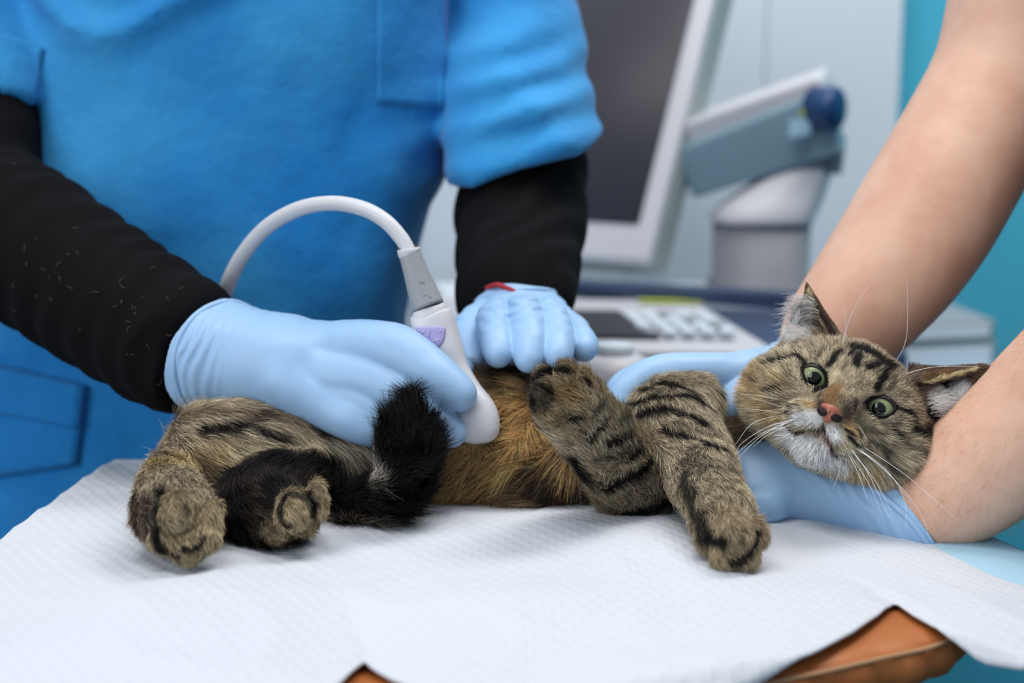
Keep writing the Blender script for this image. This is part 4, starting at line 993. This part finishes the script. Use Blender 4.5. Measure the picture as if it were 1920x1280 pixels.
shf = hf - RN * np.sum(hf * RN, 1)[:, None]; hc = coat(R0 + shf * (hl * .62)[:, None])[0]      # the pattern is that of the hair tips
hlens = np.minimum(lens_uv(huvw[:, 0], huvw[:, 1], EYES[0]), lens_uv(huvw[:, 0], huvw[:, 1], EYES[1]))
mdist = np.full(NH, 99.0)
for m_ in MOUTH:
    for q in crom(np.array(m_, float), 6): mdist = np.minimum(mdist, np.linalg.norm(huvw - q, axis=1))
nosed = np.hypot((huvw[:, 0] + 16) / 21, (huvw[:, 1] + 6) / 17)
keep = ~((huvw[:, 2] > 0) & ((hlens < 3.5) | (nosed < 1) & (huvw[:, 2] > 70) | (mdist < 6)))
R0, RN, hc, hf, hl, hlens, mdist, huvw = (A[keep] for A in (R0, RN, hc, hf, hl, hlens, mdist, huvw)); NH = len(R0)
ishead = (np.linalg.norm(R0 - HC, axis=1) < .085)
hl = hl * np.where(ishead & (huvw[:, 2] > -5), np.clip(.35 + hlens / 60, .4, 1), 1)          # short round the eyes
jn = np.stack([fbm(R0[:, 0] * 130 + s, R0[:, 1] * 130, R0[:, 2] * 130, 2) for s in (0, 40, 80)], 1)
wv = np.where(hl > .016, 1.0, .30)[:, None]
fl = hf + jn * wv + rng.normal(0, .13, (NH, 3)); fl -= RN * np.sum(fl * RN, 1)[:, None]; fl /= np.linalg.norm(fl, axis=1)[:, None] + 1e-9
lift = np.where(ishead, .36, np.where(hl > .016, .62, .52))[:, None] + rng.normal(0, .10, (NH, 1))
L = (hl * rng.uniform(.65, 1.25, NH))[:, None]; K = 5; pts = []
bend = (rng.normal(0, .12, (NH, 3)) + jn * .35)
for i in range(K):
    t = i / (K - 1); d = fl * (t * (.75 + .25 * t)) + RN * lift * (t - .42 * t * t) * 1.15 + bend * t * t * np.where(hl > .016, .55, .22)[:, None]
    pts.append(R0 - RN * .0006 + d * L + np.array([0, 0, -.18]) * L * t * t * (hl > .012)[:, None])
P = np.stack(pts, 1)
lum = np.where((hl > .016)[:, None], rng.uniform(.35, 1.5, (NH, 1)), np.where(ishead[:, None], rng.uniform(.5, 1.55, (NH, 1)), rng.uniform(.55, 1.4, (NH, 1)))); ag = rng.random((NH, 1))
fk = noise3(R0[:, 0] * 420, R0[:, 1] * 420, R0[:, 2] * 420)
clm = np.where(ishead, np.clip(1.05 + .55 * fk, .4, 1.7), np.clip(1.05 + .35 * fk, .5, 1.6))[:, None] * np.where(hl > .016, np.clip(1 + .9 * fbm(R0[:, 0] * 190, R0[:, 1] * 190, R0[:, 2] * 190, 2), .3, 2.0), 1)[:, None]
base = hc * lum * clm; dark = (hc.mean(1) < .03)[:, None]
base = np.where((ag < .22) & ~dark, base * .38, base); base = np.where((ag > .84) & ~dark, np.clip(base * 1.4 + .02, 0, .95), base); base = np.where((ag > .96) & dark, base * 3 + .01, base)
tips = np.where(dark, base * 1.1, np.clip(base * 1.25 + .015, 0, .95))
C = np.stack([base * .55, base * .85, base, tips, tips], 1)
rr0 = np.where(ishead, .000085, .000105)[:, None] * rng.uniform(.8, 1.2, (NH, 1))
Rr = rr0 * np.array([[1.0, 1.0, .9, .65, .2]])
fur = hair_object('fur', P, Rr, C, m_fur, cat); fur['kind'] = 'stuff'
# ear tufts, whiskers
def strands(name, specs, r, colr, jitter=0, k=9, sag=0.0):
    Ps, Cs = [], []
    for pts2, dY in specs:
        l, n = hit(bvc, *pts2[0])
        if l is None: continue
        q = [l - (n * .001)] + [at(p[0], p[1], l[1] + dY * (i + 1) / (len(pts2) - 1)) for i, p in enumerate(pts2[1:])]
        c = crom(np.array(q), 12); idx = np.linspace(0, len(c) - 1, k).round().astype(int); Ps.append(c[idx])
    if not Ps: return {}
    Ps = np.array(Ps); n = len(Ps); taper = np.linspace(1, .25, k)
    return hair_object(name, Ps, np.tile(r * taper, (n, 1)), np.tile(colr, (n, k, 1)), m_fur, cat)
wh = [([(1468, 775), (1420, 768), (1380, 765)], -.012), ([(1462, 750), (1425, 742), (1388, 738)], -.015), ([(1470, 765), (1430, 752), (1396, 742)], -.02), ([(1466, 777), (1412, 793), (1378, 834)], -.02),
      ([(1488, 789), (1430, 812), (1378, 852)], -.022), ([(1482, 787), (1424, 820), (1383, 860)], -.018), ([(1486, 795), (1440, 815), (1412, 838)], -.02), ([(1492, 786), (1440, 800), (1394, 828), (1380, 846)], -.022),
      ([(1592, 836), (1625, 882), (1650, 932), (1668, 970)], -.015), ([(1600, 840), (1652, 872), (1692, 925), (1700, 990)], -.015), ([(1586, 845), (1610, 890), (1626, 935)], -.015), ([(1578, 856), (1572, 890), (1560, 918)], -.015),
      ([(1618, 836), (1700, 892), (1792, 972)], -.01), ([(1610, 842), (1670, 892), (1722, 955), (1742, 1005)], -.015), ([(1604, 838), (1660, 880), (1710, 945)], -.012), ([(1596, 846), (1640, 900), (1672, 960)], -.016), ([(1590, 850), (1628, 905), (1655, 968)], -.016),
      ([(1578, 648), (1600, 582), (1640, 520)], -.01), ([(1678, 682), (1698, 640), (1702, 575), (1700, 515)], -.01), ([(1690, 702), (1750, 688), (1835, 686)], -.005), ([(1728, 848), (1770, 846), (1802, 835)], -.005), ([(1582, 646), (1586, 600), (1582, 560)], -.008)]
strands('whiskers', wh, .00017, lin((248, 246, 244)))['kind'] = 'stuff'
tu = []
for _ in range(700):
    px, py = rng.normal(1512, 11), rng.uniform(562, 640); a = rng.normal(0, 9); b = rng.normal(0, 7)
    tu.append(([(px, py), (px - 15 + a * .5, py - 8 + b * .5), (px - 28 + a, py - 5 + b)], -.004))
for _ in range(520):
    t = rng.random(); px, py = 1745 + 45 * t + rng.normal(0, 4), 768 - 40 * t + rng.normal(0, 7); a = rng.normal(0, 8); b = rng.normal(0, 6)
    tu.append(([(px, py), (px + 12 + a * .5, py - 4 + b * .5), (px + 24 + a, py - 2 + b)], -.004))
strands('ear_tufts', tu, .00013, lin((236, 230, 226)), k=5)['kind'] = 'stuff'
# stray long hairs sticking out at the rump
tu = []
for _ in range(60):
    t_ = rng.random(); px, py = 290 + 30 * t_ + rng.normal(0, 5), 840 - 40 * t_ + rng.normal(0, 6); a = rng.uniform(20, 50)
    tu.append(([(px, py), (px - a * .6, py - a * .35 + rng.normal(0, 5)), (px - a, py - a * .8 + rng.normal(0, 9))], .01))
strands('guard_hairs', tu, .00006, lin((210, 195, 170)), k=6)['kind'] = 'stuff'

# ------------------------------------------------------------------ eyes and nose
m_eye = M('cat_eye', srgb(140, 160, 110), .06, .4, Coat_Weight=.3, Coat_Roughness=.02)
tc_ = m_eye.n('ShaderNodeTexCoord'); vm = m_eye.n('ShaderNodeVectorMath', operation='NORMALIZE'); m_eye.l(tc_.outputs['Object'], vm.inputs[0])
sx = m_eye.n('ShaderNodeSeparateXYZ'); m_eye.l(vm.outputs[0], sx.inputs[0])
ac = m_eye.n('ShaderNodeMath', operation='ARCCOSINE'); m_eye.l(sx.outputs['Z'], ac.inputs[0])
nz = m_eye.n('ShaderNodeTexNoise'); nz.inputs['Scale'].default_value = 26; nz.inputs['Detail'].default_value = 4; m_eye.l(vm.outputs[0], nz.inputs['Vector'])
ad = m_eye.n('ShaderNodeMath', operation='MULTIPLY_ADD'); ad.inputs[1].default_value = .05; m_eye.l(nz.outputs['Fac'], ad.inputs[0]); m_eye.l(ac.outputs[0], ad.inputs[2])
rp = m_eye.n('ShaderNodeValToRGB'); m_eye.l(ad.outputs[0], rp.inputs[0]); cr = rp.color_ramp
for pos, c in ((0, srgb(4, 5, 8)), (.415, srgb(5, 7, 9)), (.435, srgb(100, 110, 78)), (.52, srgb(148, 160, 116)), (.80, srgb(142, 154, 106)), (.95, srgb(88, 94, 62)), (1.0, srgb(14, 11, 11))):
    el = cr.elements.new(pos); el.color = c
cr.elements.remove(cr.elements[0]); cr.elements[-1].color = srgb(14, 11, 11)
m_eye.l(rp.outputs[0], m_eye.b.inputs['Base Color'])
m_rim = M('eyelid_skin', srgb(24, 18, 18), .35, .5)
for e, (pu, pv) in zip(EYES, ((-69, 39), (59, 37))):
    c = hp(e[0], e[1], 8); r = 32 * HS
    bm = bmesh.new(); bmesh.ops.create_uvsphere(bm, u_segments=48, v_segments=32, radius=r); me = bm_mesh('eye', bm)
    g = hp(pu, pv, 8 + 31) - c
    eo = link('eye', me, m_eye.m, None)
    eo.rotation_mode = 'QUATERNION'; eo.parent = cat; eo.location = Vector(c) - cat.location; eo.rotation_quaternion = Vector(g).to_track_quat('Z', 'Y')
    a = math.radians(e[2]); R = (EHW ** 2 + EHH ** 2) / (2 * EHH); o = R - EHH; th = math.asin(EHW / R); loop = []
    for s, ang in [(1, t) for t in np.linspace(-th, th, 20)] + [(-1, t) for t in np.linspace(th, -th, 20)][1:]:
        x, y = R * math.sin(ang), s * (R * math.cos(ang) - o); x *= .97; y *= .97
        loop.append((x, y, s))
    PP, RR = [], []
    for x, y, s in loop:
        u, v = e[0] + x * math.cos(a) - y * math.sin(a), e[1] + x * math.sin(a) + y * math.cos(a)
        w = 8 + math.sqrt(max(33.2 ** 2 - x * x - y * y, 30)); PP.append(hp(u, v, w)); RR.append((3.1 if s > 0 else 2.0) * HS)
    V, Q = tube(PP, RR, 10, False); lid = link('eyelid_rim', mesh_np('eyelid_rim', V, Q), m_rim.m, cat); tag(lid, 'black eyelid rim')
m_nose = M('nose_leather', srgb(196, 116, 92), .42, .5); m_nose.vary(m_nose.noise(260, 4), srgb(152, 84, 68), srgb(178, 106, 86)).bump(m_nose.noise(1500, 2), .3, .0004)
fnz = Field(hp(-16, -6, 100) - .014, hp(-16, -6, 100) + .014, .0004)
fnz.add(EL(hp(-16, 1, 97), (22 * HS, 10.5 * HS, 16 * HS), HR), .002); fnz.add(EL(hp(-16, -11, 101), (10.5 * HS, 15 * HS, 11 * HS), HR), .002); fnz.add(EL(hp(-16, -3, 104), (14 * HS, 10 * HS, 11 * HS), HR), .002)
for s in (-1, 1):
    fnz.carve(RC(hp(-16 + s * 13, -7, 113), hp(-16 + s * 23, -11, 102), 4.4 * HS, 5.6 * HS), .0008)
fnz.carve(RC(hp(-16, -4, 114), hp(-16, -28, 110), .9 * HS, .9 * HS), .0008)
V, Q = fnz.mesh('nose', 1); nose = tag(link('nose', mesh_np('nose', V, Q), m_nose.m, cat), 'salmon pink nose')
m_nostril = M('nostril_shade', srgb(34, 20, 18), .6, .3)  # near-black blobs stand in for the shade inside the nostril recesses
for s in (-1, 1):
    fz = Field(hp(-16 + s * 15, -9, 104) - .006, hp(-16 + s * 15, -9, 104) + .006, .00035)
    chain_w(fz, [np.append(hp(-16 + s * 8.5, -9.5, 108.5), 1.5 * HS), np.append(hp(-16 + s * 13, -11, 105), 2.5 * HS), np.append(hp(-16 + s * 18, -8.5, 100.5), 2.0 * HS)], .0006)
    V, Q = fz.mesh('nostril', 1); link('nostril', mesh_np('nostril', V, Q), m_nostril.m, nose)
